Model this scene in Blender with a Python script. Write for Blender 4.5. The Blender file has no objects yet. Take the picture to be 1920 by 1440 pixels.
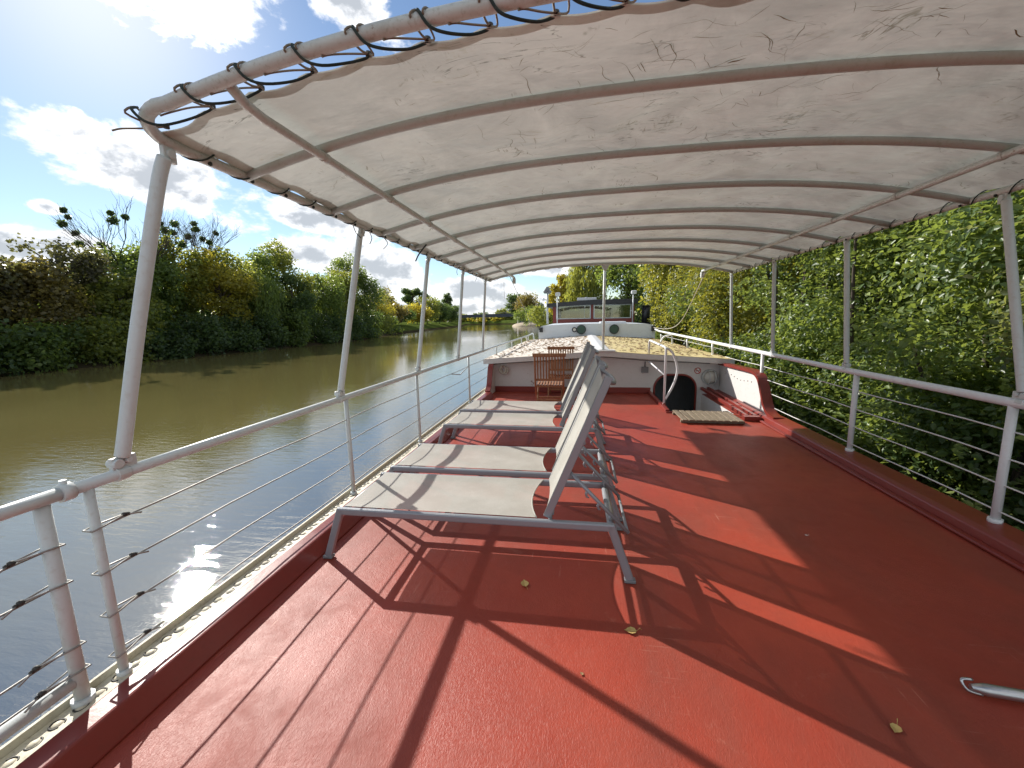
import bpy, math, random
import numpy as np
from mathutils import Vector, Matrix

random.seed(7)
RNG = np.random.default_rng(11)
sc = bpy.context.scene
col = sc.collection
R = math.radians

# ------------------------------------------------------------------ camera
FPX, VX, VY, ROLL, CAMH = 745.0, 1085.0, 597.0, R(1.0), 1.65      # pixels of the 1920x1440 photograph
_F = Vector((VX - 960, -(VY - 720), FPX)).normalized()
_t = Vector((math.cos(ROLL), math.sin(ROLL), 0))
_U = _F.cross(_t).normalized()
if _U.y < 0: _U = -_U
_R = _F.cross(_U).normalized()
if _R.x < 0: _R = -_R
cam_d = bpy.data.cameras.new('camera')
cam = bpy.data.objects.new('camera', cam_d); col.objects.link(cam); sc.camera = cam
cam_d.sensor_width = 36.0; cam_d.lens = FPX / 1920 * 36.0
cam_d.clip_start = 0.05; cam_d.clip_end = 6000
right = Vector((_R.x, _F.x, _U.x)); up = Vector((_R.y, _F.y, _U.y)); fwd = Vector((_R.z, _F.z, _U.z))
cam.matrix_world = Matrix(((right.x, up.x, -fwd.x, 0), (right.y, up.y, -fwd.y, 0), (right.z, up.z, -fwd.z, CAMH), (0, 0, 0, 1)))

# ------------------------------------------------------------------ light
SUN_DIR = Vector((-0.675, 0.525, 0.49)).normalized()      # towards the sun
sun_d = bpy.data.lights.new('sun', 'SUN'); sun = bpy.data.objects.new('sun', sun_d); col.objects.link(sun)
sun_d.energy = 4.4; sun_d.angle = R(0.55); sun_d.color = (1.0, 0.95, 0.87)
sun.rotation_euler = SUN_DIR.to_track_quat('Z', 'Y').to_euler()
sun.location = (0, 0, 30)
SKY_STRENGTH = 0.084
sc.view_settings.view_transform = 'Standard'; sc.view_settings.look = 'None'
sc.view_settings.exposure = 0.70; sc.view_settings.gamma = 1.0
sc.view_settings.use_curve_mapping = False
try:
    sc.cycles.max_bounces = 8; sc.cycles.transparent_max_bounces = 8; sc.cycles.use_denoising = True
except Exception: pass

# ------------------------------------------------------------------ node helper
class NT:
    def __init__(s, tree): s.t = tree; s.n = tree.nodes; s.l = tree.links
    def node(s, typ, **kw):
        n = s.n.new(typ)
        for k, v in kw.items(): setattr(n, k, v)
        return n
    def put(s, sock, v):
        if hasattr(v, 'is_output') or isinstance(v, bpy.types.NodeSocket): s.l.new(v, sock)
        else: sock.default_value = v
    def math(s, op, a, b=0.0, c=None, clamp=False):
        n = s.node('ShaderNodeMath', operation=op, use_clamp=clamp)
        s.put(n.inputs[0], a); s.put(n.inputs[1], b)
        if c is not None: s.put(n.inputs[2], c)
        return n.outputs[0]
    def vmath(s, op, a, b=(0, 0, 0)):
        n = s.node('ShaderNodeVectorMath', operation=op); s.put(n.inputs[0], a); s.put(n.inputs[1], b)
        return n.outputs['Value'] if op in ('DOT_PRODUCT', 'LENGTH') else n.outputs[0]
    def mix(s, f, a, b):
        n = s.node('ShaderNodeMix', data_type='RGBA'); s.put(n.inputs[0], f)
        s.put(n.inputs[6], a if not isinstance(a, tuple) else (*a[:3], 1)); s.put(n.inputs[7], b if not isinstance(b, tuple) else (*b[:3], 1))
        return n.outputs[2]
    def noise(s, vec, scale, detail=4, rough=0.55, dist=0.0):
        n = s.node('ShaderNodeTexNoise'); s.put(n.inputs['Vector'], vec); n.inputs['Scale'].default_value = scale
        n.inputs['Detail'].default_value = detail; n.inputs['Roughness'].default_value = rough; n.inputs['Distortion'].default_value = dist
        return n.outputs['Fac']
    def ramp(s, f, lo, hi):
        n = s.node('ShaderNodeMapRange', interpolation_type='SMOOTHSTEP'); s.put(n.inputs[0], f)
        n.inputs[1].default_value = lo; n.inputs[2].default_value = hi
        return n.outputs[0]
    def mapping(s, vec, scale=(1, 1, 1), rot=(0, 0, 0), loc=(0, 0, 0)):
        n = s.node('ShaderNodeMapping'); s.put(n.inputs[0], vec)
        n.inputs['Scale'].default_value = scale; n.inputs['Rotation'].default_value = rot; n.inputs['Location'].default_value = loc
        return n.outputs[0]
    def bump(s, h, strength, dist, normal=None):
        n = s.node('ShaderNodeBump'); s.put(n.inputs['Height'], h); n.inputs['Strength'].default_value = strength; n.inputs['Distance'].default_value = dist
        if normal is not None: s.put(n.inputs['Normal'], normal)
        return n.outputs[0]

# ------------------------------------------------------------------ world: sky and clouds
w = bpy.data.worlds.new('World'); sc.world = w; w.use_nodes = True
wt = NT(w.node_tree); wt.n.clear()
sky = wt.node('ShaderNodeTexSky', sky_type='NISHITA', sun_disc=False)
sky.sun_elevation = math.asin(SUN_DIR.z); sky.sun_rotation = math.atan2(SUN_DIR.x, SUN_DIR.y)
sky.air_density = 1.0; sky.dust_density = 0.07; sky.ozone_density = 2.2
D = wt.node('ShaderNodeTexCoord').outputs['Generated']
n1 = wt.noise(wt.mapping(D, (1, 1, 1.7)), 7.0, 8, 0.6, 0.3)
n2 = wt.noise(wt.mapping(D, (1, 1, 1.6), loc=(3.1, 1.7, 0.4)), 22.0, 6, 0.6, 0.2)
nn = wt.math('ADD', wt.math('MULTIPLY', wt.math('SUBTRACT', n1, 0.5), 1.5), wt.math('MULTIPLY', wt.math('SUBTRACT', n2, 0.5), 0.8))
# (azimuth from the bow, elevation, half width, half height, roll) of the single clouds, degrees
CLOUDS = [(-49.8, 14.8, 11.0, 4.0, -13), (-46.2, 33.8, 11.0, 6.6, 0), (-28.5, 33.6, 8.5, 3.2, -24), (-60, 7.0, 8.0, 2.6, 0),
          (-57.3, 10.8, 1.7, 0.9, 0), (-34.0, 12.6, 7.0, 1.9, -8), (-35.0, 8.2, 6.0, 2.8, -10), (-26.5, 6.8, 8.0, 4.4, -16),
          (-14.5, 3.9, 9.0, 2.9, 0), (-5.0, 7.2, 6.0, 2.2, 0), (-75, 9, 9, 5, 0), (-23.5, 16.5, 9, 4.6, -10), (-22, 1.6, 34, 1.7, 0), (-29, 21.5, 8.5, 4.2, -10), (-17, 26, 9, 5, 0), (-10, 13, 8, 3.2, 0), (-62, 40, 12, 7, 10),
          (-100, 22, 20, 12, 0), (150, 28, 40, 24, 0), (100, 45, 38, 24, 0), (40, 18, 22, 9, 0), (-150, 34, 40, 24, 0), (10, 72, 28, 16, 0)]  # out-of-frame cloud banks, the big ones added as fill light for the deck
field = None
for az, el, ha, hb, ro in CLOUDS:
    a, e = R(az), R(el)
    c = Vector((math.sin(a) * math.cos(e), math.cos(a) * math.cos(e), math.sin(e)))
    rt = Vector((math.cos(a), -math.sin(a), 0)); ut = rt.cross(c)
    cr, sr = math.cos(R(ro)), math.sin(R(ro))
    r2 = (rt * cr + ut * sr) / math.sin(R(ha)); u2 = (ut * cr - rt * sr) / math.sin(R(hb))
    dl = wt.vmath('SUBTRACT', D, tuple(c))
    x = wt.vmath('DOT_PRODUCT', dl, tuple(r2)); y = wt.vmath('DOT_PRODUCT', dl, tuple(u2))
    q = wt.math('SQRT', wt.math('ADD', wt.math('MULTIPLY', x, x), wt.math('MULTIPLY', y, y)))
    f = wt.math('SUBTRACT', 1.0, q)
    field = f if field is None else wt.math('MAXIMUM', field, f)
dens = wt.math('ADD', wt.math('MAXIMUM', field, -2.0), nn)
alpha = wt.ramp(dens, 0.10, 0.36)
core = wt.ramp(wt.math('ADD', wt.math('MULTIPLY', wt.math('SUBTRACT', n2, 0.5), 1.0), dens), 0.34, 0.85)
sd = wt.vmath('DOT_PRODUCT', D, tuple(SUN_DIR))
near = wt.ramp(sd, 0.974, 0.998)
lit = wt.mix(near, (0.80, 0.81, 0.83), (2.2, 2.1, 1.95))
dark = wt.mix(near, (0.37, 0.395, 0.43), (1.8, 1.7, 1.6))
ccol = wt.mix(core, lit, dark)
bg_sky = wt.node('ShaderNodeBackground'); wt.put(bg_sky.inputs[0], sky.outputs[0]); bg_sky.inputs[1].default_value = SKY_STRENGTH
bg_cl = wt.node('ShaderNodeBackground'); wt.put(bg_cl.inputs[0], ccol); bg_cl.inputs[1].default_value = 0.98
mx = wt.node('ShaderNodeMixShader'); wt.put(mx.inputs[0], wt.math('MULTIPLY', alpha, 0.96)); wt.l.new(bg_sky.outputs[0], mx.inputs[1]); wt.l.new(bg_cl.outputs[0], mx.inputs[2])
# thin bright veil of cloud round the sun
veil = wt.math('MULTIPLY', wt.math('POWER', wt.math('MAXIMUM', sd, 0.0), 70.0), 0.50)
bg_v = wt.node('ShaderNodeBackground'); bg_v.inputs[0].default_value = (1.0, 0.99, 0.96, 1); bg_v.inputs[1].default_value = 0.85
mv = wt.node('ShaderNodeMixShader'); wt.put(mv.inputs[0], veil); wt.l.new(mx.outputs[0], mv.inputs[1]); wt.l.new(bg_v.outputs[0], mv.inputs[2])
wo = wt.node('ShaderNodeOutputWorld'); wt.l.new(mv.outputs[0], wo.inputs[0])

# ------------------------------------------------------------------ materials
def mat(name):
    m = bpy.data.materials.new(name); m.use_nodes = True
    t = NT(m.node_tree); t.n.clear()
    out = t.node('ShaderNodeOutputMaterial'); return m, t, out
def principled(t, out, **kw):
    b = t.node('ShaderNodeBsdfPrincipled')
    for k, v in kw.items(): t.put(b.inputs[k], v)
    t.l.new(b.outputs[0], out.inputs[0]); return b
def rgba(c): return (*c, 1)

def m_paint(name, c, dirt=(0.35, 0.27, 0.18), amount=0.5, rough=0.4, scale=5.0, rust=True, metallic=0.0):
    m, t, out = mat(name); P = t.node('ShaderNodeTexCoord').outputs['Object']
    a = t.ramp(t.noise(P, scale, 6, 0.65), 0.45, 0.8); b = t.ramp(t.noise(P, scale * 9, 3, 0.6), 0.5, 0.75)
    cc = t.mix(t.math('MULTIPLY', a, amount), rgba(c), rgba(tuple(x * 0.6 + y * 0.4 for x, y in zip(c, dirt))))
    cc = t.mix(t.math('MULTIPLY', b, amount * 0.45), cc, rgba(dirt))
    if rust:
        r_ = t.ramp(t.noise(t.mapping(P, loc=(5, 2, 1)), scale * 2.6, 5, 0.7), 0.675, 0.74)
        cc = t.mix(t.math('MULTIPLY', r_, 0.8), cc, (0.16, 0.065, 0.03, 1))
    principled(t, out, **{'Base Color': cc, 'Roughness': t.math('ADD', rough, t.math('MULTIPLY', a, 0.2)), 'Metallic': metallic,
               'Normal': t.bump(t.noise(P, scale * 14, 4), 0.12, 0.004)})
    return m

M = {}
M['rail'] = m_paint('aged_white_paint', (0.56, 0.60, 0.60), amount=0.5, scale=4)
M['rail_clean'] = m_paint('white_paint', (0.72, 0.73, 0.75), amount=0.25, scale=4, rust=False)
M['pipe'] = m_paint('awning_pipe_paint', (0.52, 0.54, 0.52), dirt=(0.22, 0.19, 0.12), amount=0.85, scale=7)
M['rib'] = m_paint('awning_rib_paint', (0.46, 0.48, 0.46), dirt=(0.2, 0.17, 0.08), amount=0.5, scale=5, rust=False)
M['wall'] = m_paint('cabin_white_paint', (0.62, 0.61, 0.60), dirt=(0.36, 0.3, 0.24), amount=0.4, rough=0.5, scale=1.8)
M['bulk'] = m_paint('bulkhead_paint', (0.62, 0.66, 0.70), dirt=(0.4, 0.36, 0.3), amount=0.35, rough=0.45, scale=1.5)
M['cream'] = m_paint('cream_rivet_paint', (0.60, 0.55, 0.42), dirt=(0.16, 0.11, 0.05), amount=0.9, rough=0.6, scale=9)
M['redtrim'] = m_paint('red_trim_paint', (0.21, 0.030, 0.022), dirt=(0.10, 0.03, 0.02), amount=0.4, rough=0.3, scale=3, rust=False)
M['black'] = m_paint('black_paint', (0.02, 0.02, 0.024), amount=0.15, rough=0.4, rust=False)
M['frame'] = m_paint('grey_lounger_frame', (0.27, 0.285, 0.31), dirt=(0.3, 0.3, 0.3), amount=0.3, rough=0.38, scale=6, rust=False, metallic=0.25)
M['steel'] = m_paint('bare_steel', (0.5, 0.5, 0.5), amount=0.3, rough=0.3, rust=False, metallic=0.9)
M['wire'] = m_paint('wire_rope', (0.30, 0.29, 0.27), amount=0.4, rough=0.5, rust=False, metallic=0.4)
M['wire_white'] = m_paint('white_coated_wire', (0.62, 0.62, 0.62), amount=0.3, rough=0.5, rust=False)
M['knot'] = m_paint('dark_clamp', (0.03, 0.028, 0.025), amount=0.2, rough=0.6, rust=False)
M['cord'] = m_paint('dark_green_cord', (0.018, 0.035, 0.035), amount=0.4, dirt=(0.2, 0.16, 0.1), rough=0.8, rust=False)
M['cord_grey'] = m_paint('grey_cord', (0.20, 0.17, 0.13), amount=0.4, rough=0.8, rust=False)
M['rope'] = m_paint('pale_rope', (0.45, 0.42, 0.36), amount=0.5, rough=0.9, rust=False)
M['grey_box'] = m_paint('grey_plastic', (0.18, 0.19, 0.20), amount=0.2, rough=0.5, rust=False)
M['port'] = m_paint('dark_green_disc', (0.02, 0.065, 0.048), amount=0.2, rough=0.35, rust=False)
M['darkwood'] = m_paint('dark_interior', (0.05, 0.03, 0.02), amount=0.3, rough=0.7, rust=False)
M['concrete'] = m_paint('pale_concrete', (0.42, 0.42, 0.42), amount=0.4, rough=0.8, scale=0.3, rust=False)
M['bridge'] = m_paint('dark_bridge_steel', (0.035, 0.045, 0.065), amount=0.2, rough=0.6, scale=0.3, rust=False)
M['hull'] = m_paint('dark_hull_paint', (0.03, 0.03, 0.035), amount=0.4, rough=0.5, scale=1)
M['mould'] = m_paint('mould_streak', (0.235, 0.20, 0.105), dirt=(0.30, 0.26, 0.14), amount=0.6, rough=0.9, scale=9, rust=False)
M['sand'] = m_paint('pale_ramp', (0.42, 0.34, 0.24), amount=0.4, rough=0.9, scale=0.4, rust=False)
M['bark'] = m_paint('bark', (0.07, 0.055, 0.04), dirt=(0.03, 0.025, 0.018), amount=0.7, rough=0.9, scale=2, rust=False)
M['signred'] = m_paint('sign_red', (0.5, 0.05, 0.03), amount=0.15, rough=0.4, rust=False)
M['signwhite'] = m_paint('sign_white', (0.75, 0.73, 0.7), amount=0.15, rough=0.4, rust=False)

def m_deck():
    m, t, out = mat('red_deck_paint'); P = t.node('ShaderNodeTexCoord').outputs['Object']
    a = t.ramp(t.noise(P, 1.1, 6, 0.62), 0.32, 0.72); b = t.ramp(t.noise(t.mapping(P, (1, 1, 1), loc=(9, 4, 0)), 3.7, 7, 0.7, 0.6), 0.42, 0.75)
    c = t.mix(a, (0.30, 0.040, 0.022, 1), (0.37, 0.056, 0.030, 1))
    c = t.mix(t.math('MULTIPLY', b, 0.30), c, (0.23, 0.042, 0.022, 1))
    w1 = t.ramp(t.noise(t.mapping(P, (1.4, 0.8, 1), rot=(0, 0, 0.4), loc=(3, 9, 0)), 0.75, 6, 0.66, 0.4), 0.40, 0.66)
    c = t.mix(t.math('MULTIPLY', w1, 0.62), c, (0.205, 0.048, 0.030, 1))
    sm = t.ramp(t.noise(t.mapping(P, (1.0, 2.2, 1), rot=(0, 0, 0.9), loc=(1, 2, 5)), 1.9, 7, 0.75, 1.0), 0.62, 0.78)
    c = t.mix(t.math('MULTIPLY', sm, 0.35), c, (0.50, 0.20, 0.14, 1))
    sp = t.ramp(t.noise(t.mapping(P, (1, 0.6, 1), rot=(0, 0, 0.6)), 46, 4, 0.7), 0.62, 0.72)
    patch = t.ramp(t.noise(t.mapping(P, loc=(2, 7, 0)), 0.9, 4, 0.6), 0.5, 0.7)
    c = t.mix(t.math('MULTIPLY', t.math('MULTIPLY', sp, patch), 0.35), c, (0.55, 0.24, 0.17, 1))
    scr = t.ramp(t.noise(t.mapping(P, (2.0, 60, 1), rot=(0, 0, 0.5)), 1.2, 5, 0.6), 0.64, 0.70)
    scr2 = t.ramp(t.noise(t.mapping(P, (60, 2.4, 1), rot=(0, 0, 0.25)), 1.1, 5, 0.6), 0.64, 0.70)
    c = t.mix(t.math('MULTIPLY', t.math('MULTIPLY', t.math('MAXIMUM', scr, scr2), patch), 0.7), c, (0.6, 0.3, 0.22, 1))
    grain = t.noise(t.mapping(P, (1, 0.45, 1), rot=(0, 0, 0.9)), 120, 4, 0.65, 1.2)
    h = t.math('ADD', t.math('MULTIPLY', grain, 0.8), t.math('MULTIPLY', t.noise(P, 16, 4), 0.8))
    principled(t, out, **{'Base Color': c, 'Roughness': t.math('ADD', 0.44, t.math('ADD', t.math('MULTIPLY', b, 0.12), t.math('MULTIPLY', w1, 0.10))), 'Specular IOR Level': 0.40, 'Normal': t.bump(h, 0.6, 0.004)})
    return m
M['deck'] = m_deck()

def m_canvas():
    m, t, out = mat('dirty_white_canvas'); P = t.node('ShaderNodeTexCoord').outputs['Object']
    a = t.ramp(t.noise(P, 2.1, 7, 0.68, 0.6), 0.30, 0.66)
    c = t.mix(a, (0.42, 0.425, 0.38, 1), (0.61, 0.63, 0.57, 1))
    # thin dark creases and greenish mould streaks
    g1 = t.noise(t.mapping(P, (1.0, 5, 1), rot=(0, 0, 0.5)), 1.5, 4, 0.6, 1.2)
    g2 = t.noise(t.mapping(P, (4, 1.0, 1), rot=(0, 0, 0.7)), 1.3, 4, 0.6, 1.2)
    def line(n, c0, wd): return t.math('SUBTRACT', 1.0, t.ramp(t.math('ABSOLUTE', t.math('SUBTRACT', n, c0)), 0.0, wd))
    msk = t.ramp(t.noise(t.mapping(P, loc=(4, 1, 0)), 1.7, 4, 0.65), 0.52, 0.64)
    msk2 = t.ramp(t.noise(t.mapping(P, loc=(1, 8, 0)), 2.6, 4, 0.7), 0.56, 0.66)
    brk = t.ramp(t.noise(P, 17, 3, 0.6), 0.42, 0.56)
    c = t.mix(t.math('MULTIPLY', t.math('MULTIPLY', line(g1, 0.5, 0.020), t.math('MULTIPLY', msk, brk)), 1.0), c, (0.09, 0.075, 0.035, 1))
    c = t.mix(t.math('MULTIPLY', t.math('MULTIPLY', line(g2, 0.52, 0.022), t.math('MULTIPLY', msk2, brk)), 0.95), c, (0.15, 0.115, 0.03, 1))
    gm = t.ramp(t.noise(t.mapping(P, (1, 3.2, 1), rot=(0, 0, -0.35), loc=(7, 3, 0)), 2.4, 6, 0.72, 0.5), 0.61, 0.70)
    c = t.mix(t.math('MULTIPLY', gm, 0.60), c, (0.33, 0.29, 0.14, 1))
    sp = t.ramp(t.noise(P, 38, 3, 0.6), 0.70, 0.77)
    c = t.mix(t.math('MULTIPLY', t.math('MULTIPLY', sp, msk), 0.7), c, (0.12, 0.10, 0.06, 1))
    h = t.math('ADD', t.noise(t.mapping(P, (1.0, 1.8, 1), rot=(0, 0, 0.5)), 2.6, 2, 0.45, 0.25), t.math('MULTIPLY', t.noise(t.mapping(P, (1.0, 2.2, 1), rot=(0, 0, -0.4)), 6.5, 2), 0.25))
    nrm = t.bump(h, 0.5, 0.075)
    d = t.node('ShaderNodeBsdfPrincipled'); t.put(d.inputs['Base Color'], c); d.inputs['Roughness'].default_value = 0.42; t.put(d.inputs['Normal'], nrm); d.inputs['Specular IOR Level'].default_value = 0.35
    tr = t.node('ShaderNodeBsdfTranslucent'); t.put(tr.inputs[0], t.mix(0.5, c, (0.70, 0.70, 0.64, 1)))
    t.put(tr.inputs['Normal'], nrm)
    x = t.node('ShaderNodeMixShader'); x.inputs[0].default_value = 0.20; t.l.new(d.outputs[0], x.inputs[1]); t.l.new(tr.outputs[0], x.inputs[2])
    t.l.new(x.outputs[0], out.inputs[0]); return m
M['canvas'] = m_canvas()

def m_sling():
    m, t, out = mat('taupe_sling_mesh'); P = t.node('ShaderNodeTexCoord').outputs['Object']
    wv = t.noise(P, 260, 2, 0.5); a = t.ramp(t.noise(P, 3.5, 5, 0.6), 0.35, 0.75)
    c = t.mix(a, (0.42, 0.405, 0.36, 1), (0.51, 0.50, 0.455, 1)); c = t.mix(t.math('MULTIPLY', t.ramp(wv, 0.4, 0.7), 0.35), c, (0.27, 0.25, 0.21, 1))
    d = t.node('ShaderNodeBsdfPrincipled'); t.put(d.inputs['Base Color'], c); d.inputs['Roughness'].default_value = 0.65; t.put(d.inputs['Normal'], t.bump(wv, 0.3, 0.002))
    tr = t.node('ShaderNodeBsdfTranslucent'); t.put(tr.inputs[0], c)
    x = t.node('ShaderNodeMixShader'); x.inputs[0].default_value = 0.15; t.l.new(d.outputs[0], x.inputs[1]); t.l.new(tr.outputs[0], x.inputs[2])
    tp = t.node('ShaderNodeBsdfTransparent'); y = t.node('ShaderNodeMixShader'); y.inputs[0].default_value = 0.11; t.l.new(x.outputs[0], y.inputs[1]); t.l.new(tp.outputs[0], y.inputs[2])
    t.l.new(y.outputs[0], out.inputs[0]); return m
M['sling'] = m_sling()

def m_wood(name, c1, c2, ax=(1, 1, 14)):
    m, t, out = mat(name); P = t.node('ShaderNodeTexCoord').outputs['Object']
    n = t.noise(t.mapping(P, ax), 5, 6, 0.65, 0.4)
    c = t.mix(t.ramp(n, 0.35, 0.68), rgba(c1), rgba(c2))
    principled(t, out, **{'Base Color': c, 'Roughness': 0.55, 'Normal': t.bump(n, 0.3, 0.003)}); return m
M['teak'] = m_wood('oiled_teak', (0.20, 0.082, 0.032), (0.36, 0.17, 0.075), (22, 22, 1.5))
M['duck'] = m_wood('weathered_slat_wood', (0.15, 0.115, 0.075), (0.27, 0.215, 0.15), (12, 1.5, 12))

def m_roof():
    m, t, out = mat('leaf_stained_roof_paint'); P = t.node('ShaderNodeTexCoord').outputs['Object']
    sx = t.node('ShaderNodeSeparateXYZ'); t.put(sx.inputs[0], P)
    a = t.ramp(t.noise(P, 2.2, 6, 0.7), 0.35, 0.7); sp = t.ramp(t.noise(P, 14, 5, 0.7), 0.52, 0.66)
    white = t.mix(a, (0.60, 0.52, 0.44, 1), (0.74, 0.68, 0.60, 1)); yel = t.mix(a, (0.55, 0.43, 0.17, 1), (0.70, 0.58, 0.30, 1))
    c = t.mix(t.ramp(sx.outputs[0], 0.35, 0.95), white, yel)
    c = t.mix(t.math('MULTIPLY', sp, 0.30), c, (0.26, 0.19, 0.09, 1))
    principled(t, out, **{'Base Color': c, 'Roughness': 0.7}); return m
M['roof'] = m_roof()

def m_water():
    m, t, out = mat('muddy_river_water'); P = t.node('ShaderNodeTexCoord').outputs['Object']
    big = t.noise(t.mapping(P, (0.5, 0.9, 1), rot=(0, 0, 0.5)), 0.9, 4, 0.55, 0.4)
    small = t.noise(t.mapping(P, (0.45, 1.7, 1), rot=(0, 0, 0.45)), 4.2, 4, 0.58, 0.5)
    fine = t.noise(t.mapping(P, (0.6, 1.4, 1), rot=(0, 0, 0.3)), 15.0, 3, 0.6, 0.4)
    calm = t.ramp(t.noise(t.mapping(P, (0.05, 0.025, 1), rot=(0, 0, -0.2)), 1.0, 3, 0.5), 0.34, 0.62)
    h = t.math('MULTIPLY', t.math('ADD', t.math('ADD', t.math('MULTIPLY', big, 0.7), t.math('MULTIPLY', small, 0.55)), t.math('MULTIPLY', fine, 0.07)), t.math('ADD', 0.35, t.math('MULTIPLY', calm, 0.65)))
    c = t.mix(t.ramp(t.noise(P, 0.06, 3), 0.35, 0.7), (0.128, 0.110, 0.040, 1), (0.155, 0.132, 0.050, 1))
    sx = t.node('ShaderNodeSeparateXYZ'); t.put(sx.inputs[0], P)      # muddy olive far out, dark by the hull: tree-reflection edge painted into the colour
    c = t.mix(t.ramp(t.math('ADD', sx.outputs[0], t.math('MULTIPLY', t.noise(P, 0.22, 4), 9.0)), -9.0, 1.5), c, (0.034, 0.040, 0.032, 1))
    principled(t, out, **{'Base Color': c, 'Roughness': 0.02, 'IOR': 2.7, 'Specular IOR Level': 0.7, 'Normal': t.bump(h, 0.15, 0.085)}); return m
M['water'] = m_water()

def m_ground():
    m, t, out = mat('grass_and_earth'); P = t.node('ShaderNodeTexCoord').outputs['Object']
    a = t.ramp(t.noise(P, 0.25, 6, 0.65), 0.35, 0.68); b = t.ramp(t.noise(P, 3.0, 5, 0.7), 0.4, 0.7)
    c = t.mix(a, (0.055, 0.085, 0.018, 1), (0.11, 0.14, 0.03, 1)); c = t.mix(t.math('MULTIPLY', b, 0.5), c, (0.05, 0.045, 0.02, 1))
    sx = t.node('ShaderNodeSeparateXYZ'); t.put(sx.inputs[0], P)
    c = t.mix(t.ramp(sx.outputs[2], -2.0, -1.2), (0.045, 0.036, 0.022, 1), c)
    principled(t, out, **{'Base Color': c, 'Roughness': 1.0, 'Specular IOR Level': 0.0, 'Normal': t.bump(b, 0.3, 0.15)}); return m
M['ground'] = m_ground()

def m_glass():
    m, t, out = mat('window_glass')
    g = t.node('ShaderNodeBsdfGlossy'); g.inputs['Roughness'].default_value = 0.02; g.inputs[0].default_value = (0.8, 0.85, 0.85, 1)
    tr = t.node('ShaderNodeBsdfTransparent'); tr.inputs[0].default_value = (0.50, 0.53, 0.50, 1)
    fr = t.node('ShaderNodeFresnel'); fr.inputs[0].default_value = 1.6
    x = t.node('ShaderNodeMixShader'); t.put(x.inputs[0], t.math('ADD', fr.outputs[0], 0.12)); t.l.new(tr.outputs[0], x.inputs[1]); t.l.new(g.outputs[0], x.inputs[2])
    t.l.new(x.outputs[0], out.inputs[0]); return m
M['glass'] = m_glass()
def m_lampglass():
    m, t, out = mat('frosted_lamp_glass'); principled(t, out, **{'Base Color': (0.55, 0.55, 0.50, 1), 'Roughness': 0.25}); return m
M['lampglass'] = m_lampglass()

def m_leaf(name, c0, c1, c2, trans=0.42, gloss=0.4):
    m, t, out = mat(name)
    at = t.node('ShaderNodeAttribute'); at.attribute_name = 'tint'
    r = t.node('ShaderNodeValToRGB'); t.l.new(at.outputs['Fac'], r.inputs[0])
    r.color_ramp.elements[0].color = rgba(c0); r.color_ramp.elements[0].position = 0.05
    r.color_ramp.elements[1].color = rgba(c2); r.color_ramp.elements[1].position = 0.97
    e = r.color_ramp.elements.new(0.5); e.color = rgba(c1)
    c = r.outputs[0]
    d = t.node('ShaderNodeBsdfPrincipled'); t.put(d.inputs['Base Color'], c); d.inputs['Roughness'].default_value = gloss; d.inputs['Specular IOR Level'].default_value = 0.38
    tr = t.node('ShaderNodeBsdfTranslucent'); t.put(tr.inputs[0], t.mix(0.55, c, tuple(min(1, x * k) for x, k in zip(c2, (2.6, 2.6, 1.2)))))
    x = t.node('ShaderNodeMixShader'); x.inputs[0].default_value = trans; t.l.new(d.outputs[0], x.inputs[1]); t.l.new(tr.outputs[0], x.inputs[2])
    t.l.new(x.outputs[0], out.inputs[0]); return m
LEAF = {
 'green':  m_leaf('green_foliage', (0.044, 0.074, 0.024), (0.092, 0.138, 0.042), (0.165, 0.205, 0.06), trans=.56),
 'dark':   m_leaf('dark_green_foliage', (0.030, 0.054, 0.024), (0.058, 0.094, 0.038), (0.105, 0.145, 0.052), trans=.54),
 'yellow': m_leaf('yellowing_foliage', (0.10, 0.11, 0.026), (0.21, 0.20, 0.040), (0.36, 0.30, 0.048), trans=.56),
 'lime':   m_leaf('yellow_green_foliage', (0.058, 0.090, 0.026), (0.125, 0.155, 0.044), (0.23, 0.235, 0.06), trans=.56),
 'rust':   m_leaf('russet_foliage', (0.055, 0.055, 0.028), (0.112, 0.098, 0.042), (0.20, 0.16, 0.052), trans=.54),
 'plum':   m_leaf('plum_foliage', (0.044, 0.042, 0.030), (0.080, 0.072, 0.044), (0.12, 0.12, 0.055), trans=.5),
 'near':   m_leaf('near_glossy_foliage', (0.036, 0.068, 0.026), (0.092, 0.144, 0.046), (0.25, 0.30, 0.095), trans=0.34, gloss=0.38),
 'nearpale': m_leaf('near_pale_foliage', (0.058, 0.080, 0.038), (0.145, 0.170, 0.080), (0.31, 0.33, 0.16), trans=0.32, gloss=0.40),
 'nearyellow': m_leaf('near_yellow_foliage', (0.060, 0.090, 0.024), (0.145, 0.170, 0.040), (0.33, 0.30, 0.06), trans=0.38, gloss=0.40),
}
def m_dry(name, c0, c1):
    m, t, out = mat(name); P = t.node('ShaderNodeTexCoord').outputs['Object']
    principled(t, out, **{'Base Color': t.mix(t.noise(P, 40, 4), rgba(c0), rgba(c1)), 'Roughness': 0.7}); return m
M['dryleaf'] = m_dry('dry_yellow_leaf', (0.30, 0.17, 0.05), (0.60, 0.45, 0.16))
M['deadleaf'] = m_dry('dead_brown_leaf', (0.14, 0.075, 0.03), (0.34, 0.22, 0.09))

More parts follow.
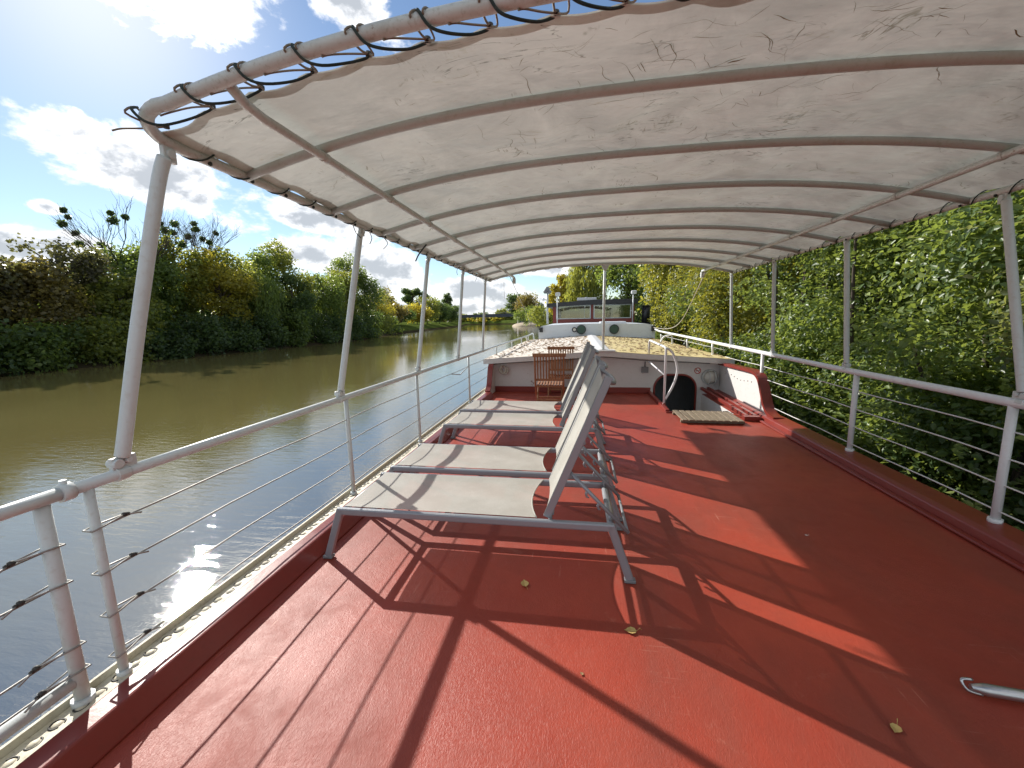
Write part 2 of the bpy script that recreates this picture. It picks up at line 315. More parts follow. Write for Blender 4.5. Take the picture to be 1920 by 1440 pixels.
# ------------------------------------------------------------------ mesh builder
class MB:
    def __init__(s): s.v = []; s.f = []; s.s = []
    def add(s, vs, fs, smooth=False):
        o = len(s.v); s.v += [tuple(v) for v in vs]
        s.f += [tuple(i + o for i in f) for f in fs]; s.s += [smooth] * len(fs); return s
    def box(s, x0, x1, y0, y1, z0, z1):
        v = [(x0, y0, z0), (x1, y0, z0), (x1, y1, z0), (x0, y1, z0), (x0, y0, z1), (x1, y0, z1), (x1, y1, z1), (x0, y1, z1)]
        return s.add(v, [(3, 2, 1, 0), (4, 5, 6, 7), (0, 1, 5, 4), (1, 2, 6, 5), (2, 3, 7, 6), (3, 0, 4, 7)])
    def bar(s, a, b, wd, ht, upv=(0, 0, 1)):
        a, b = Vector(a), Vector(b); d = (b - a).normalized(); u = Vector(upv)
        if abs(d.dot(u)) > 0.97: u = Vector((0, 1, 0))
        r = d.cross(u).normalized() * (wd / 2); u = r.cross(d).normalized() * (ht / 2)
        v = [a - r - u, a + r - u, a + r + u, a - r + u, b - r - u, b + r - u, b + r + u, b - r + u]
        return s.add(v, [(0, 3, 2, 1), (4, 5, 6, 7), (0, 1, 5, 4), (1, 2, 6, 5), (2, 3, 7, 6), (3, 0, 4, 7)])
    def tube(s, pts, r, n=10, closed=False, caps=True, flat=1.0):
        P = [Vector(p) for p in pts]; m = len(P); rs = r if isinstance(r, (list, tuple)) else [r] * m
        t0 = (P[1] - P[0]).normalized(); u = Vector((0, 0, 1)) if abs(t0.z) < 0.9 else Vector((0, 1, 0))
        nx = t0.cross(u).normalized(); o = len(s.v); prev = t0
        for i, p in enumerate(P):
            t = ((P[(i + 1) % m] - P[i - 1]) if closed else (P[min(i + 1, m - 1)] - P[max(i - 1, 0)])).normalized()
            ax = prev.cross(t)
            if ax.length > 1e-6: nx = Matrix.Rotation(prev.angle(t), 3, ax.normalized()) @ nx
            nx = (nx - t * nx.dot(t)).normalized(); by = t.cross(nx); prev = t
            for k in range(n):
                a = 2 * math.pi * k / n; s.v.append(tuple(p + nx * (math.cos(a) * rs[i]) + by * (math.sin(a) * rs[i] * flat)))
        for i in range(m if closed else m - 1):
            j = (i + 1) % m
            for k in range(n):
                l = (k + 1) % n; s.f.append((o + i * n + k, o + i * n + l, o + j * n + l, o + j * n + k)); s.s.append(True)
        if caps and not closed:
            s.f.append(tuple(o + k for k in range(n))[::-1]); s.s.append(False)
            s.f.append(tuple(o + (m - 1) * n + k for k in range(n))); s.s.append(False)
        return s
    def ball(s, c, rx, ry=None, rz=None, n=10, half=False):
        ry = ry or rx; rz = rz or rx; o = len(s.v); m = n // 2
        lo = 0 if half else -m // 2
        rows = []
        for i in range(m + 1):
            th = (math.pi / 2) * i / m if half else -math.pi / 2 + math.pi * i / m
            rows.append(th)
        for th in rows:
            for k in range(n):
                a = 2 * math.pi * k / n; s.v.append((c[0] + rx * math.cos(th) * math.cos(a), c[1] + ry * math.cos(th) * math.sin(a), c[2] + rz * math.sin(th)))
        for i in range(m):
            for k in range(n):
                l = (k + 1) % n; s.f.append((o + i * n + k, o + i * n + l, o + (i + 1) * n + l, o + (i + 1) * n + k)); s.s.append(True)
        return s
    def prism(s, poly, axis, a, b):          # poly = 2-D outline, extruded along axis 0/1/2 from a to b
        def P(p, h): return (h, p[0], p[1]) if axis == 0 else ((p[0], h, p[1]) if axis == 1 else (p[0], p[1], h))
        n = len(poly); v = [P(p, a) for p in poly] + [P(p, b) for p in poly]
        return s.add(v, [tuple(range(n))[::-1], tuple(range(n, 2 * n))] + [(i, (i + 1) % n, n + (i + 1) % n, n + i) for i in range(n)])
    def grid(s, rows, smooth=True):
        o = len(s.v); m = len(rows[0])
        for r_ in rows: s.v += [tuple(p) for p in r_]
        for i in range(len(rows) - 1):
            for k in range(m - 1): s.f.append((o + i * m + k, o + i * m + k + 1, o + (i + 1) * m + k + 1, o + (i + 1) * m + k)); s.s.append(smooth)
        return s
    def build(s, name, m, parent=None, bevel=0.0, solid=0.0, marks=None):
        nf = len(s.f)
        if marks: s.add(marks[0].v, marks[0].f, True)
        me = bpy.data.meshes.new(name); me.from_pydata(s.v, [], s.f); me.polygons.foreach_set('use_smooth', s.s); me.materials.append(m)
        if marks: me.materials.append(marks[1]); me.polygons.foreach_set('material_index', [0] * nf + [1] * (len(s.f) - nf))
        me.update()
        o = bpy.data.objects.new(name, me); col.objects.link(o)
        if parent is not None:
            o.parent = parent
            if parent.get('_w'): o.matrix_parent_inverse = Matrix.Translation(-Vector(parent.location))
        if solid: md = o.modifiers.new('solid', 'SOLIDIFY'); md.thickness = solid; md.offset = 0
        if bevel: md = o.modifiers.new('bevel', 'BEVEL'); md.width = bevel; md.segments = 2; md.limit_method = 'ANGLE'
        return o

def thing(name, label, cat, loc=(0, 0, 0), group=None, world=True):
    o = bpy.data.objects.new(name, None); col.objects.link(o); o.location = loc; o.empty_display_size = 0.2
    o['label'] = label; o['category'] = cat
    if group: o['group'] = group
    if world: o['_w'] = 1           # children are modelled in world coordinates
    return o
def tag(o, label, cat, group=None):
    o['label'] = label; o['category'] = cat
    if group: o['group'] = group
    return o
def copy_tree(o, parent=None):
    c = o.copy(); col.objects.link(c)
    if parent is not None: c.parent = parent
    for ch in [x for x in KIDS.get(o.name, [])]: copy_tree(ch, c)
    return c
KIDS = {}
def index_kids():
    KIDS.clear()
    for o in col.objects:
        if o.parent: KIDS.setdefault(o.parent.name, []).append(o)
def smooth_path(pts, k=6):
    P = [Vector(p) for p in pts]; out = []
    for i in range(len(P) - 1):
        p0, p1, p2, p3 = P[max(i - 1, 0)], P[i], P[i + 1], P[min(i + 2, len(P) - 1)]
        for j in range(k):
            t = j / k; out.append(0.5 * ((2 * p1) + (p2 - p0) * t + (2 * p0 - 5 * p1 + 4 * p2 - p3) * t * t + (3 * p1 - p0 - 3 * p2 + p3) * t ** 3))
    out.append(P[-1]); return out
def fillet(pts, r, k=5):             # round the inner corners of a polyline
    P = [Vector(p) for p in pts]; out = [P[0]]
    for i in range(1, len(P) - 1):
        a, b, c = P[i - 1], P[i], P[i + 1]; d1 = (a - b); d2 = (c - b); q = min(r, d1.length * .45, d2.length * .45)
        s_, e_ = b + d1.normalized() * q, b + d2.normalized() * q
        for j in range(k + 1):
            t = j / k; out.append(s_ * (1 - t) ** 2 + b * 2 * t * (1 - t) + e_ * t * t)
    out.append(P[-1]); return out

# ------------------------------------------------------------------ SETTING: ground, water
WZ = -2.2
def xL(y): return float(np.interp(y, [-400, 78, 110, 150, 260, 330, 365, 480, 900], [-46, -46, -54, -60, -76, -92, -140, -280, -700]))
def xR(y): return float(np.interp(y, [-400, 30, 60, 120, 320, 345, 365, 480, 900], [4.6, 4.6, 2, -6, -40, -52, -112, -230, -640]))
def zn(x, y): return 0.35 * math.sin(x * 0.13 + y * 0.07) + 0.2 * math.sin(x * 0.31 - y * 0.23)
rows = []
ys = list(np.arange(-60, 160, 4.0)) + list(np.arange(160, 520, 12.0)) + [560, 650, 800, 1200, 2000, 4000]
for y in [-900, -300, -120] + ys:
    a, b = xL(y), xR(y); r_ = []
    for x, z in ((-3500, 4), (a - 900, 3), (a - 200, 2.0), (a - 60, 1.2), (a - 25, 0.6), (a - 12, 0.2), (a - 8, -0.1), (a - 5, -0.9), (a - 2.5, -1.65), (a - 0.7, -2.05), (a + 0.4, WZ - 0.25), (a + 4, -4),
                 (b - 4 if b - a > 20 else a + 6, -4), (b - 0.4, WZ - 0.3), (b + 0.5, -2.0), (b + 1.6, -1.4), (b + 3, -0.8), (b + 6, -0.2), (b + 12, 0.4), (b + 30, 1.2), (b + 200, 3), (b + 900, 4), (3500, 5)):
        r_.append((x, y, z + (zn(x, y) * 0.5 if abs(z) < 3.5 and z > -1.2 else 0)))
    rows.append(r_)
g = MB().grid(rows).build('ground', M['ground']); g['kind'] = 'structure'
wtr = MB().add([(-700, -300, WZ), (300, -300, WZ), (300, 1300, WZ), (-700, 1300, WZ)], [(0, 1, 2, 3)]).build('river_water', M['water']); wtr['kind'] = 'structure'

# ------------------------------------------------------------------ BARGE
XE, XW = 3.12, -2.08                   # outer sides of the hull
barge = thing('barge', 'long barge with glossy red deck, riveted edge and leaf covered low cabin roof', 'barge', (0.5, 10, -2.4))
WX0, WX1, WY0, WY1 = 1.58, 2.62, 7.12, 8.95            # stairwell opening
# hull shell
hp = []
def hull_x(y): return 1.0 if y < 32 else max(0.02, 1 - ((y - 32) / 8.0) ** 2.2)
rows = []
for y in list(np.arange(-6, 32, 2.0)) + list(np.linspace(32, 40, 9)):
    k = hull_x(y); cx = (XE + XW) / 2; hw = (XE - XW) / 2 * k
    rows.append([(cx - hw, y, -0.02), (cx - hw, y, -1.2), (cx - hw * .98, y, -3.0), (cx + hw * .98, y, -3.0), (cx + hw, y, -1.2), (cx + hw, y, -0.02)])
hb = MB().grid(rows, False); hb.add([rows[0][i] for i in range(6)], [(0, 1, 2, 3, 4, 5)])
hb.build('hull', M['hull'], barge)
# deck sheet with the stairwell opening
def strip(a, b, st): return list(np.linspace(a, b, max(2, int(abs(b - a) / st) + 1)))
dk = MB()
for (x0, x1, y0, y1) in ((XW + .06, WX0, -6, 8.98), (WX0, WX1, -6, WY0), (WX1, XE - .06, -6, 8.98)):
    dk.grid([[(x, y, 0.0) for x in strip(x0, x1, .6)] for y in strip(y0, y1, .6)], False)
dk.build('deck', M['deck'], barge)
# stairwell lining
sw = MB()
sw.add([(WX0, WY0, 0), (WX1, WY0, 0), (WX1, WY0, -1.35), (WX0, WY0, -1.35)], [(0, 1, 2, 3)])
sw.add([(WX0, WY0, 0), (WX0, WY0, -1.35), (WX0, WY1, -1.35), (WX0, WY1, 0)], [(0, 1, 2, 3)])
sw.add([(WX1, WY0, 0), (WX1, WY1, 0), (WX1, WY1, -1.35), (WX1, WY0, -1.35)], [(0, 1, 2, 3)])
sw.build('stairwell', M['wall'], barge)
st = MB()
for k in range(5): st.box(WX0 + .01, WX1 - .01, WY0 + .08 + k * .36, WY0 + .08 + (k + 1) * .36 - .02, -.27 * (k + 1) - .04, -.27 * (k + 1))
st.box(WX0 - 1.2, WX1 + .2, 8.97, 12.5, -1.42, -1.36)
st.build('stair', M['darkwood'], barge)
# raised red lip round the well
lp = MB(); lp.box(WX0 - .07, WX0 - .002, WY0 + .0, 8.93, 0.002, 0.055); lp.box(WX0 - .07, WX1 - .05, WY0 - .05, WY0 - .002, 0.002, 0.022)
lp.build('well_lip', M['redtrim'], barge, bevel=.008)
# gunwales
gl = MB(); gl.prism([(-1.965, .004), (-1.965, .112), (-1.86, .105), (-1.795, .004)], 1, -6, 8.32); gl.build('gunwale', M['redtrim'], barge, bevel=.01)
gr = MB(); gr.prism([(2.86, .004), (2.88, .085), (2.93, .10), (3.10, .12), (3.10, .004)], 1, -6, 8.95); gr.prism([(2.80, .004), (2.80, .03), (2.857, .03), (2.857, .004)], 1, -6, 6.6)
gr.build('gunwale', M['redtrim'], barge, bevel=.01)
rs = MB(); rs.prism([(-2.075, .0), (-2.075, .090), (-1.967, .10), (-1.967, .0)], 1, -6, 8.6); rs.prism([(-2.09, -.12), (-2.09, .125), (-2.077, .125), (-2.077, -.12)], 1, -6, 17)
y = -1.5; RIV = []
while y < 8.5:
    RIV.append((-2.021 + random.uniform(-.004, .004), y + random.uniform(-.006, .006))); rs.ball((*RIV[-1], .092), .020, .020, .010, n=10, half=True); y += .072
gg = MB()
for (vx, vy) in RIV:
    a0 = random.uniform(0, 6.28); gg.tube([(vx + .023 * math.cos(a0 + t), vy + .023 * math.sin(a0 + t), .0955) for t in np.linspace(0, random.uniform(2.2, 5.6), 12)], .0035, 5)
rs.build('rivet_strip', M['cream'], barge, marks=(gg, M['knot']))
# cabin front wall with the arched companionway
def roof_z(x): return 0.74 + 0.17 * (1 - abs(x - .52) / 2.6)
AX0, AX1, AT, AR = 1.64, 2.50, 0.415, 0.30
def arch(x):
    if x <= AX0 or x >= AX1: return None
    d = min(x - AX0, AX1 - x)
    return AT if d >= AR else AT - AR + math.sqrt(max(0, AR * AR - (AR - d) ** 2))
cw = MB(); xs = sorted(set(list(np.linspace(-2.04, 3.08, 40)) + [AX0, AX1] + list(np.linspace(AX0 + .001, AX1 - .001, 40))))
for a, b in zip(xs[:-1], xs[1:]):
    mid = arch((a + b) / 2)
    za, zb = (arch(a) or -.05, arch(b) or -.05) if mid is not None else ((-1.4, -1.4) if a > WX0 - .2 and b < WX1 + .2 else (-.02, -.02))
    if mid is not None and (arch(a) is None): za = AT - AR if False else (arch(a + .004) or 0)
    if mid is not None and (arch(b) is None): zb = arch(b - .004) or 0
    cw.add([(a, 8.95, za), (b, 8.95, zb), (b, 8.95, roof_z(b)), (a, 8.95, roof_z(a))], [(0, 1, 2, 3)])
    cw.add([(a, 9.01, za), (b, 9.01, zb), (b, 9.01, roof_z(b)), (a, 9.01, roof_z(a))], [(3, 2, 1, 0)])
for x in (XW + .03, XE - .03): cw.add([(x, 8.95, -.02), (x, 17, -.02), (x, 17, .75), (x, 8.95, .75)], [(0, 1, 2, 3)])
cw.build('cabin_wall', M['wall'], barge)
# red skirting
sk = MB(); sk.box(-1.9, WX0 - .02, 8.915, 8.946, .003, .13); sk.build('skirting', M['redtrim'], barge, bevel=.006)
# door frame following the arch
pth = [(AX0, 8.945, -1.2), (AX0, 8.945, AT - AR)] + [(AX0 + AR - AR * math.cos(t), 8.945, AT - AR + AR * math.sin(t)) for t in np.linspace(.1, math.pi / 2, 9)] + \
      [(AX1 - AR + AR * math.sin(t), 8.945, AT - AR + AR * math.cos(t)) for t in np.linspace(0, math.pi / 2, 10)] + [(AX1, 8.945, -1.2)]
MB().tube(pth, .022, 8).build('door_frame', M['redtrim'], barge)
# cabin roof
cr = MB(); xs = list(np.linspace(-2.12, 3.16, 25)); ysr = list(np.linspace(8.74, 16.95, 18))
cr.grid([[(x, y, roof_z(x) + .035 + .004 * math.sin(x * 7 + y * 3)) for x in xs] for y in ysr])
cr.grid([[(x, 8.74, roof_z(x) + .034) for x in xs], [(x, 8.735, roof_z(x) - .055) for x in xs], [(x, 8.94, roof_z(x) - .06) for x in xs]], False)
for x in (-2.12, 3.16): cr.grid([[(x, y, roof_z(x) + .034) for y in ysr], [(x, y, roof_z(x) - .05) for y in ysr]], False)
roof = cr.build('cabin_roof', M['roof'], barge)
fa = MB()
for a, b in zip(xs[:-1], xs[1:]): fa.add([(a, 8.728, roof_z(a) - .075), (b, 8.728, roof_z(b) - .075), (b, 8.728, roof_z(b) + .03), (a, 8.728, roof_z(a) + .03)], [(0, 1, 2, 3)])
fa.build('roof_fascia', M['wall'], roof)
rc = MB(); rc.prism([(.36, roof_z(.36) + .037), (.36, roof_z(.36) + .06), (.52, .985), (.68, roof_z(.68) + .06), (.68, roof_z(.68) + .037)], 1, 8.8, 16.9)
rc.box(.26, .78, 8.70, 8.96, .93, .965); rc.build('ridge_cap', M['wall'], roof, bevel=.006)
# white side coaming with its red swooping cap, starboard and port
cap = [(8.94, .66), (7.55, .70), (7.25, .69), (7.05, .62), (6.90, .42), (6.78, .24), (6.62, .13), (6.40, .10)]
co = MB(); co.prism([(8.94, -.02)] + [(a, b - .015) for a, b in cap] + [(6.40, -.02)], 0, 2.955, 3.02)
for k in range(9):
    co.ball((2.955, 8.6 - k * .155, .50 + .02 * math.sin(k)), .016, .016, .016, n=6)
co.build('side_coaming', M['wall'], barge)
cc = MB(); cps = smooth_path([(2.985, a, b) for a, b in cap], 5)
for a, b in zip(cps[:-1], cps[1:]): cc.bar(a, b + (b - a).normalized() * .004, .15, .05, (0, 0, 1) if abs((b - a).normalized().z) < .9 else (0, -1, 0))
cc.build('coaming_cap', M['redtrim'], barge)
capl = [(8.94, .66), (8.80, .67), (8.66, .60), (8.56, .42), (8.46, .22), (8.30, .11)]
co = MB(); co.prism([(8.94, -.02)] + [(a, b - .015) for a, b in capl] + [(8.30, -.02)], 0, -1.97, -1.91); co.build('side_coaming', M['wall'], barge)
cc = MB(); cps = smooth_path([(-1.94, a, b) for a, b in capl], 5)
for a, b in zip(cps[:-1], cps[1:]): cc.bar(a, b + (b - a).normalized() * .004, .11, .045, (0, 0, 1) if abs((b - a).normalized().z) < .9 else (0, -1, 0))
cc.build('coaming_cap', M['redtrim'], barge)
# red hatch runners beside the well
rn = MB()
for x in (2.64, 2.77):
    rn.bar((x - .03, 8.93, .13), (x + .03, 6.72, .05), .055, .06)
    for k in range(3): rn.box(x - .012, x + .040, 7.3 + k * .25, 7.34 + k * .25, .075, .112)
rn.box(2.60, 2.84, 6.62, 6.72, .004, .075); rn.build('hatch_runner', M['redtrim'], barge, bevel=.006)
# electric conduit below the fascia
cd = MB(); cd.tube([(x, 8.938, roof_z(x) - .115 + .01 * math.sin(3 * x)) for x in np.linspace(-1.9, 2.75, 30)], .009, 6)
cd.tube([(1.43, 8.935, .70), (1.43, 8.935, .58)], .012, 6); cd.box(1.36, 1.50, 8.90, 8.948, .46, .585); cd.build('conduit', M['grey_box'], barge)
# white bulkhead wall at the far end of the roof and the raised deck behind it
def rrect(x0, x1, z0, z1, r, camber=.06):
    out = [(x0, z0)]
    out += [(x0 + r - r * math.cos(t), z1 - r + r * math.sin(t)) for t in np.linspace(0, math.pi / 2, 7)]
    out += [(x, z1 + camber * (1 - ((x - (x0 + x1) / 2) / ((x1 - x0) / 2)) ** 2)) for x in np.linspace(x0 + r + .05, x1 - r - .05, 12)]
    out += [(x1 - r + r * math.sin(t), z1 - r + r * math.cos(t)) for t in np.linspace(0, math.pi / 2, 7)] + [(x1, z0)]
    return out
bw = MB().prism(rrect(-1.68, 3.07, .0, 1.37, .24), 1, 17.0, 30.5).build('bulkhead', M['bulk'], barge)
for x in (.11, 1.44):
    p_ = MB(); p_.tube([(x, 16.90, 1.19), (x, 17.0, 1.19)], .175, 24).build('porthole', M['port'], bw)
    MB().tube([(x + .18 * math.cos(a), 16.905, 1.19 + .18 * math.sin(a)) for a in np.linspace(0, 2 * math.pi, 25)[:-1]], .018, 6, closed=True).build('porthole_rim', M['hull'], bw)
MB().tube([(-.17, 16.92, 1.19), (-.17, 17.0, 1.19)], .075, 16).build('porthole', M['lampglass'], bw)
MB().tube([(-.17 + .085 * math.cos(a), 16.915, 1.19 + .085 * math.sin(a)) for a in np.linspace(0, 2 * math.pi, 17)[:-1]], .02, 6, closed=True).build('porthole_rim', M['black'], bw)
for x in (-1.56, 2.98):
    q = MB(); q.box(x - .07, x + .07, 16.86, 16.997, 1.10, 1.30); q.box(x - .09, x + .04, 16.84, 16.858, 1.20, 1.28); q.build('fairlead', M['black'], bw, bevel=.012)
q = MB(); q.tube([(x, 16.985, .80 + .12 * (1 - abs(x - .6) / 2.3) + .012 * math.sin(9 * x)) for x in np.linspace(-1.6, 3.0, 40)], .012, 6); q.build('sealing_seam', M['grey_box'], bw)
q = MB(); q.box(.9, 1.95, 17.3, 18.2, 1.41, 1.50); q.build('deck_hatch', M['rail_clean'], bw, bevel=.02)

# ------------------------------------------------------------------ WHEELHOUSE
wh = thing('wheelhouse', 'low dark red wheelhouse with wide windows and black flat roof edge, behind white bulkhead', 'wheelhouse', (.75, 24.5, 1.4))
a = MB(); X0, X1, Y0, Y1 = -1.45, 3.02, 23.0, 26.5
a.box(X0, X1, Y0, Y0 + .06, 1.40, 1.62); a.box(X0, X1, Y1, Y1 + .06, 1.40, 1.62)
for (x0, x1) in ((X0, X0 + .17), (.68, .80), (X1 - .16, X1)): a.box(x0, x1, Y0 + .002, Y0 + .058, 1.62, 2.40); a.box(x0, x1, Y1 + .002, Y1 + .058, 1.62, 2.40)
a.box(X0, X0 + .05, Y0 + .06, Y1, 1.40, 1.68); a.box(X1 - .05, X1, Y0 + .06, Y1, 1.40, 1.68)
for y in (24.6, 25.6):
    a.box(X0, X0 + .05, y, y + .1, 1.68, 2.40); a.box(X1 - .05, X1, y, y + .1, 1.68, 2.40)
a.build('wall', M['redtrim'], wh)
r_ = MB(); r_.prism([(X0 - .32, 2.30), (X0 - .32, 2.50), (.78, 2.66), (X1 + .16, 2.66), (X1 + .16, 2.40), (.78, 2.40)], 1, 22.8, 26.9); rf = r_.build('roof', M['black'], wh)
q = MB(); q.box(-.10, 1.0, 23.6, 24.6, 2.66, 2.82); q.box(.35, .47, 23.55, 23.7, 2.66, 2.84); q.build('roof_hatch', M['rail_clean'], rf, bevel=.02)
for (x0, x1) in ((X0 + .19, .66), (.82, X1 - .18)):
    f = MB(); f.box(x0, x1, Y0 - .03, Y0 - .003, 1.625, 1.665); f.box(x0, x1, Y0 - .03, Y0 - .003, 2.34, 2.38); f.box(x0, x0 + .045, Y0 - .03, Y0 - .003, 1.665, 2.34); f.box(x1 - .045, x1, Y0 - .03, Y0 - .003, 1.665, 2.34)
    wf = f.build('window', M['rail'], wh)
    MB().box(x0 + .045, x1 - .045, Y0 + .02, Y0 + .028, 1.665, 2.34).build('pane', M['glass'], wf)
for x0, x1 in ((-.75, -.5), (.05, .35), (1.75, 2.05), (2.35, 2.5)): MB().box(x0, x1, 23.35, 23.38, 1.64, 2.32).build('curtain', M['lampglass'], wh)
MB().box(X0 + .06, X1 - .06, 26.2, 26.3, 1.45, 1.95).build('rear_cabinet', M['darkwood'], wh)
MB().box(-.9, .2, 25.4, 25.5, 1.45, 2.1).build('bench_back', M['darkwood'], wh); MB().box(1.4, 1.9, 25.0, 25.6, 1.45, 1.95).build('console', M['darkwood'], wh)
MB().tube([(1.2 + .3 * math.cos(t), 24.4, 1.95 + .3 * math.sin(t)) for t in np.linspace(0, 6.28, 20)[:-1]], .02, 6, closed=True).build('steering_wheel', M['darkwood'], wh)
tag(MB().tube([(3.66, 23.2, 1.35), (3.66, 23.2, 2.25)], .22, 16).tube([(3.66, 23.2, 2.25), (3.66, 23.2, 2.30)], .25, 16).tube([(3.2, 23.0, 1.4), (3.42, 23.0, 2.0), (3.6, 22.95, 2.2)], .02, 6).box(3.0, 3.9, 23.0, 23.5, 1.2, 1.36).build('funnel', M['black']),
    'dark round funnel beside the right end of the wheelhouse', 'funnel')
def flood(x, label):
    t = thing('deck_floodlight', label, 'floodlight', (x, 22.6, 1.4), 'floodlights on thin poles by the wheelhouse')
    MB().tube([(x, 22.6, 1.38), (x, 22.6, 2.9)], .03, 8).build('pole', M['rail_clean'], t)
    q = MB(); q.box(x - .11, x + .17, 22.48, 22.72, 2.88, 3.08); h = q.build('lamp_head', M['rail_clean'], t, bevel=.05)
    MB().box(x - .06, x + .12, 22.455, 22.477, 2.91, 3.05).build('lamp_glass', M['lampglass'], h)
flood(-1.18, 'white floodlight on thin pole before the left wheelhouse window')
flood(2.88, 'white floodlight on thin pole at the right end of the wheelhouse')
t = thing('signal_mast', 'grey mast with round lamps at the left corner of the wheelhouse', 'mast', (-1.75, 22.9, 1.4))
MB().tube([(-1.75, 22.9, 1.38), (-1.75, 22.9, 3.2)], .06, 8).tube([(-1.75, 22.9, 2.7), (-1.95, 22.9, 2.72)], .03, 6).build('pole', M['rail'], t)
for dx, dz, r_ in ((0, 3.3, .14), (-.12, 3.16, .11), (.12, 3.14, .11), (-.22, 2.74, .08)): MB().ball((-1.75 + dx, 22.85, dz), r_, n=12).build('lamp', M['grey_box'] if dz > 3 else M['rail_clean'], t)

# ------------------------------------------------------------------ GUARD RAILS
def guard(label, pts, posts, r, rp, mp, xw, wires, ybreak, knots, name='guard_rail', mw=None, extra=None):
    t = thing(name, label, 'railing', (pts[0][0], pts[0][1], 0.1))
    MB().tube(pts, r, 12).build('top_rail', mp, t)
    for (xa, ya, za, xb, yb, zb, rr) in posts:
        q = MB(); q.tube([(xa, ya, za - .02), (xa + (xb - xa) * .5, ya + (yb - ya) * .5, (za + zb) / 2), (xb, yb, zb)], rr, 10)
        q.tube([(xa, ya, za - .005), (xa, ya, za + .03)], rr * 1.5, 10)
        q.build('stanchion', mp, t)
    for z, y0, y1 in wires:
        n = max(4, int(abs(y1 - y0) / .3)); q = MB(); q.tube([(xw + (0.004 * math.sin(5 * y)), y, z - .012 * math.sin((y * 1.7) % math.pi)) for y in np.linspace(y0, y1, n)], (.006 if mw else .0045), 6)
        wob = q.build('wire', mw or M['wire'], t)
        if knots:
            kn = MB(); s_ = 1 if y1 > y0 else -1; yk = y0 + s_ * .11
            kn.ball((xw, yk, z), .013, .013, .011, n=8); kn.ball((xw, yk + s_ * .014, z - .004), .009, n=6); kn.build('wire_clamp', M['knot'], wob)
            lo = MB(); rr = .030
            lo.tube([(xw, yk, z), (xw - rr, y0 + s_ * .01, z - .004), (xw - rr * .8, y0 - s_ * rr, z - .006), (xw + rr * .8, y0 - s_ * rr, z - .006), (xw + rr, y0 + s_ * .01, z), (xw, yk, z)], .004, 5)
            lo.tube([(xw, yk, z), (xw + .012, yk + s_ * .06, z - .018)], .004, 5); lo.build('wire_loop', mw or M['wire'], wob)
    return t
XR_ = -2.02
posts = [(XR_, y, .09, XR_, y, .99, rr) for y, rr in ((1.26, .0185), (3.15, .019), (4.72, .019), (7.15, .019), (9.75, .019), (12.1, .019), (14.2, .018), (16.2, .018))]
posts = [(a, b, (c if b < 8.6 else .76), d, e, f, g_) for a, b, c, d, e, f, g_ in posts]
end = smooth_path([(XR_, 17.0, 1.01), (XR_, 17.7, 1.03), (XR_, 18.1, .9), (XR_ + .02, 18.2, .5)], 5)
gl_ = guard('weathered white railing with four wires along the river side, ending by far bulkhead', [(XR_, 1.19, 1.0)] + [(XR_, y, 1.0) for y in np.arange(2, 17, 1.0)] + end, posts, .0255, .02, M['rail'], XR_,
      [(z, 1.26, 8.9) for z in (.81, .61, .41, .21)] + [(.9 - .0, 9.0, 17.4)][:0], None, True)
q = MB()
q.tube(smooth_path([(XR_, 15.3, .98), (XR_, 15.7, .9), (XR_ + .02, 15.9, .74)], 5), .03, 8); q.build('curved_brace', M['rail'], gl_)
q = MB(); q.tube([(XR_, y, .60) for y in (9, 12, 17)], .0045, 5)
q = MB(); q.tube([(XR_, 6.1, .80), (XR_ + .0, 6.6, .72), (XR_, 7.1, .80)], .007, 5); q.build('hanging_chain', M['wire'], gl_)
posts = [(XR_ - .02, 1.12, .09, XR_ - .02, 1.12, .985, .0255), (XR_, -.8, .09, XR_, -.8, .985, .024)]
gn = guard('short run of weathered white railing nearest the camera on the river side', [(XR_, y, 1.0) for y in (-3, -1, 0, 1.0, 1.185)], posts, .0265, .02, M['rail'], XR_ - .02, [(z, 1.12, -2.5) for z in (.80, .64, .36, .25)], None, True)
MB().tube([(XR_ - .03, 1.1, .20), (XR_ - .05, .2, .18), (XR_ - .05, -2.5, .18)], .028, 10).build('lower_rail', M['rail'], gn)
q = MB(); q.tube([(XR_, 1.165, 1.0), (XR_, 1.205, 1.0)], .037, 12); q.tube([(XR_, 1.185, 1.0), (XR_, 1.185, 1.05)], .012, 8); q.build('rail_joint', M['rail'], gn)
XS = 3.05
posts = [(XS, y, .11 if y < 9 else .76, XS - .02, y, 1.02, .027) for y in (1.7, 3.28, 4.90, 7.2, 9.75, 11.95, 13.8, 15.6)]
gs = guard('clean white railing with four pale wires along the bank side, rising to far bulkhead', [(XS - .02, -2.5, 1.0)] + [(XS - .02, y, 1.01 + max(0, y - 5) * .010) for y in np.arange(0, 17, 1.0)] + [(XS - .02, 16.97, 1.18)], posts, .033, .027, M['rail_clean'], XS,
      [(z, -2.0, 8.95) for z in (.81, .61, .41, .21)] , None, False, mw=M['wire_white'])
MB().tube([(XS, y, .90 + .004 * y) for y in (9, 12, 15.8)], .006, 5).build('wire', M['wire_white'], gs)
MB().tube(smooth_path([(XS, 13.8, 1.07), (XS - .25, 13.9, 1.0), (XS - .36, 13.9, .8)], 5), .028, 8).build('curved_brace', M['rail_clean'], gs)

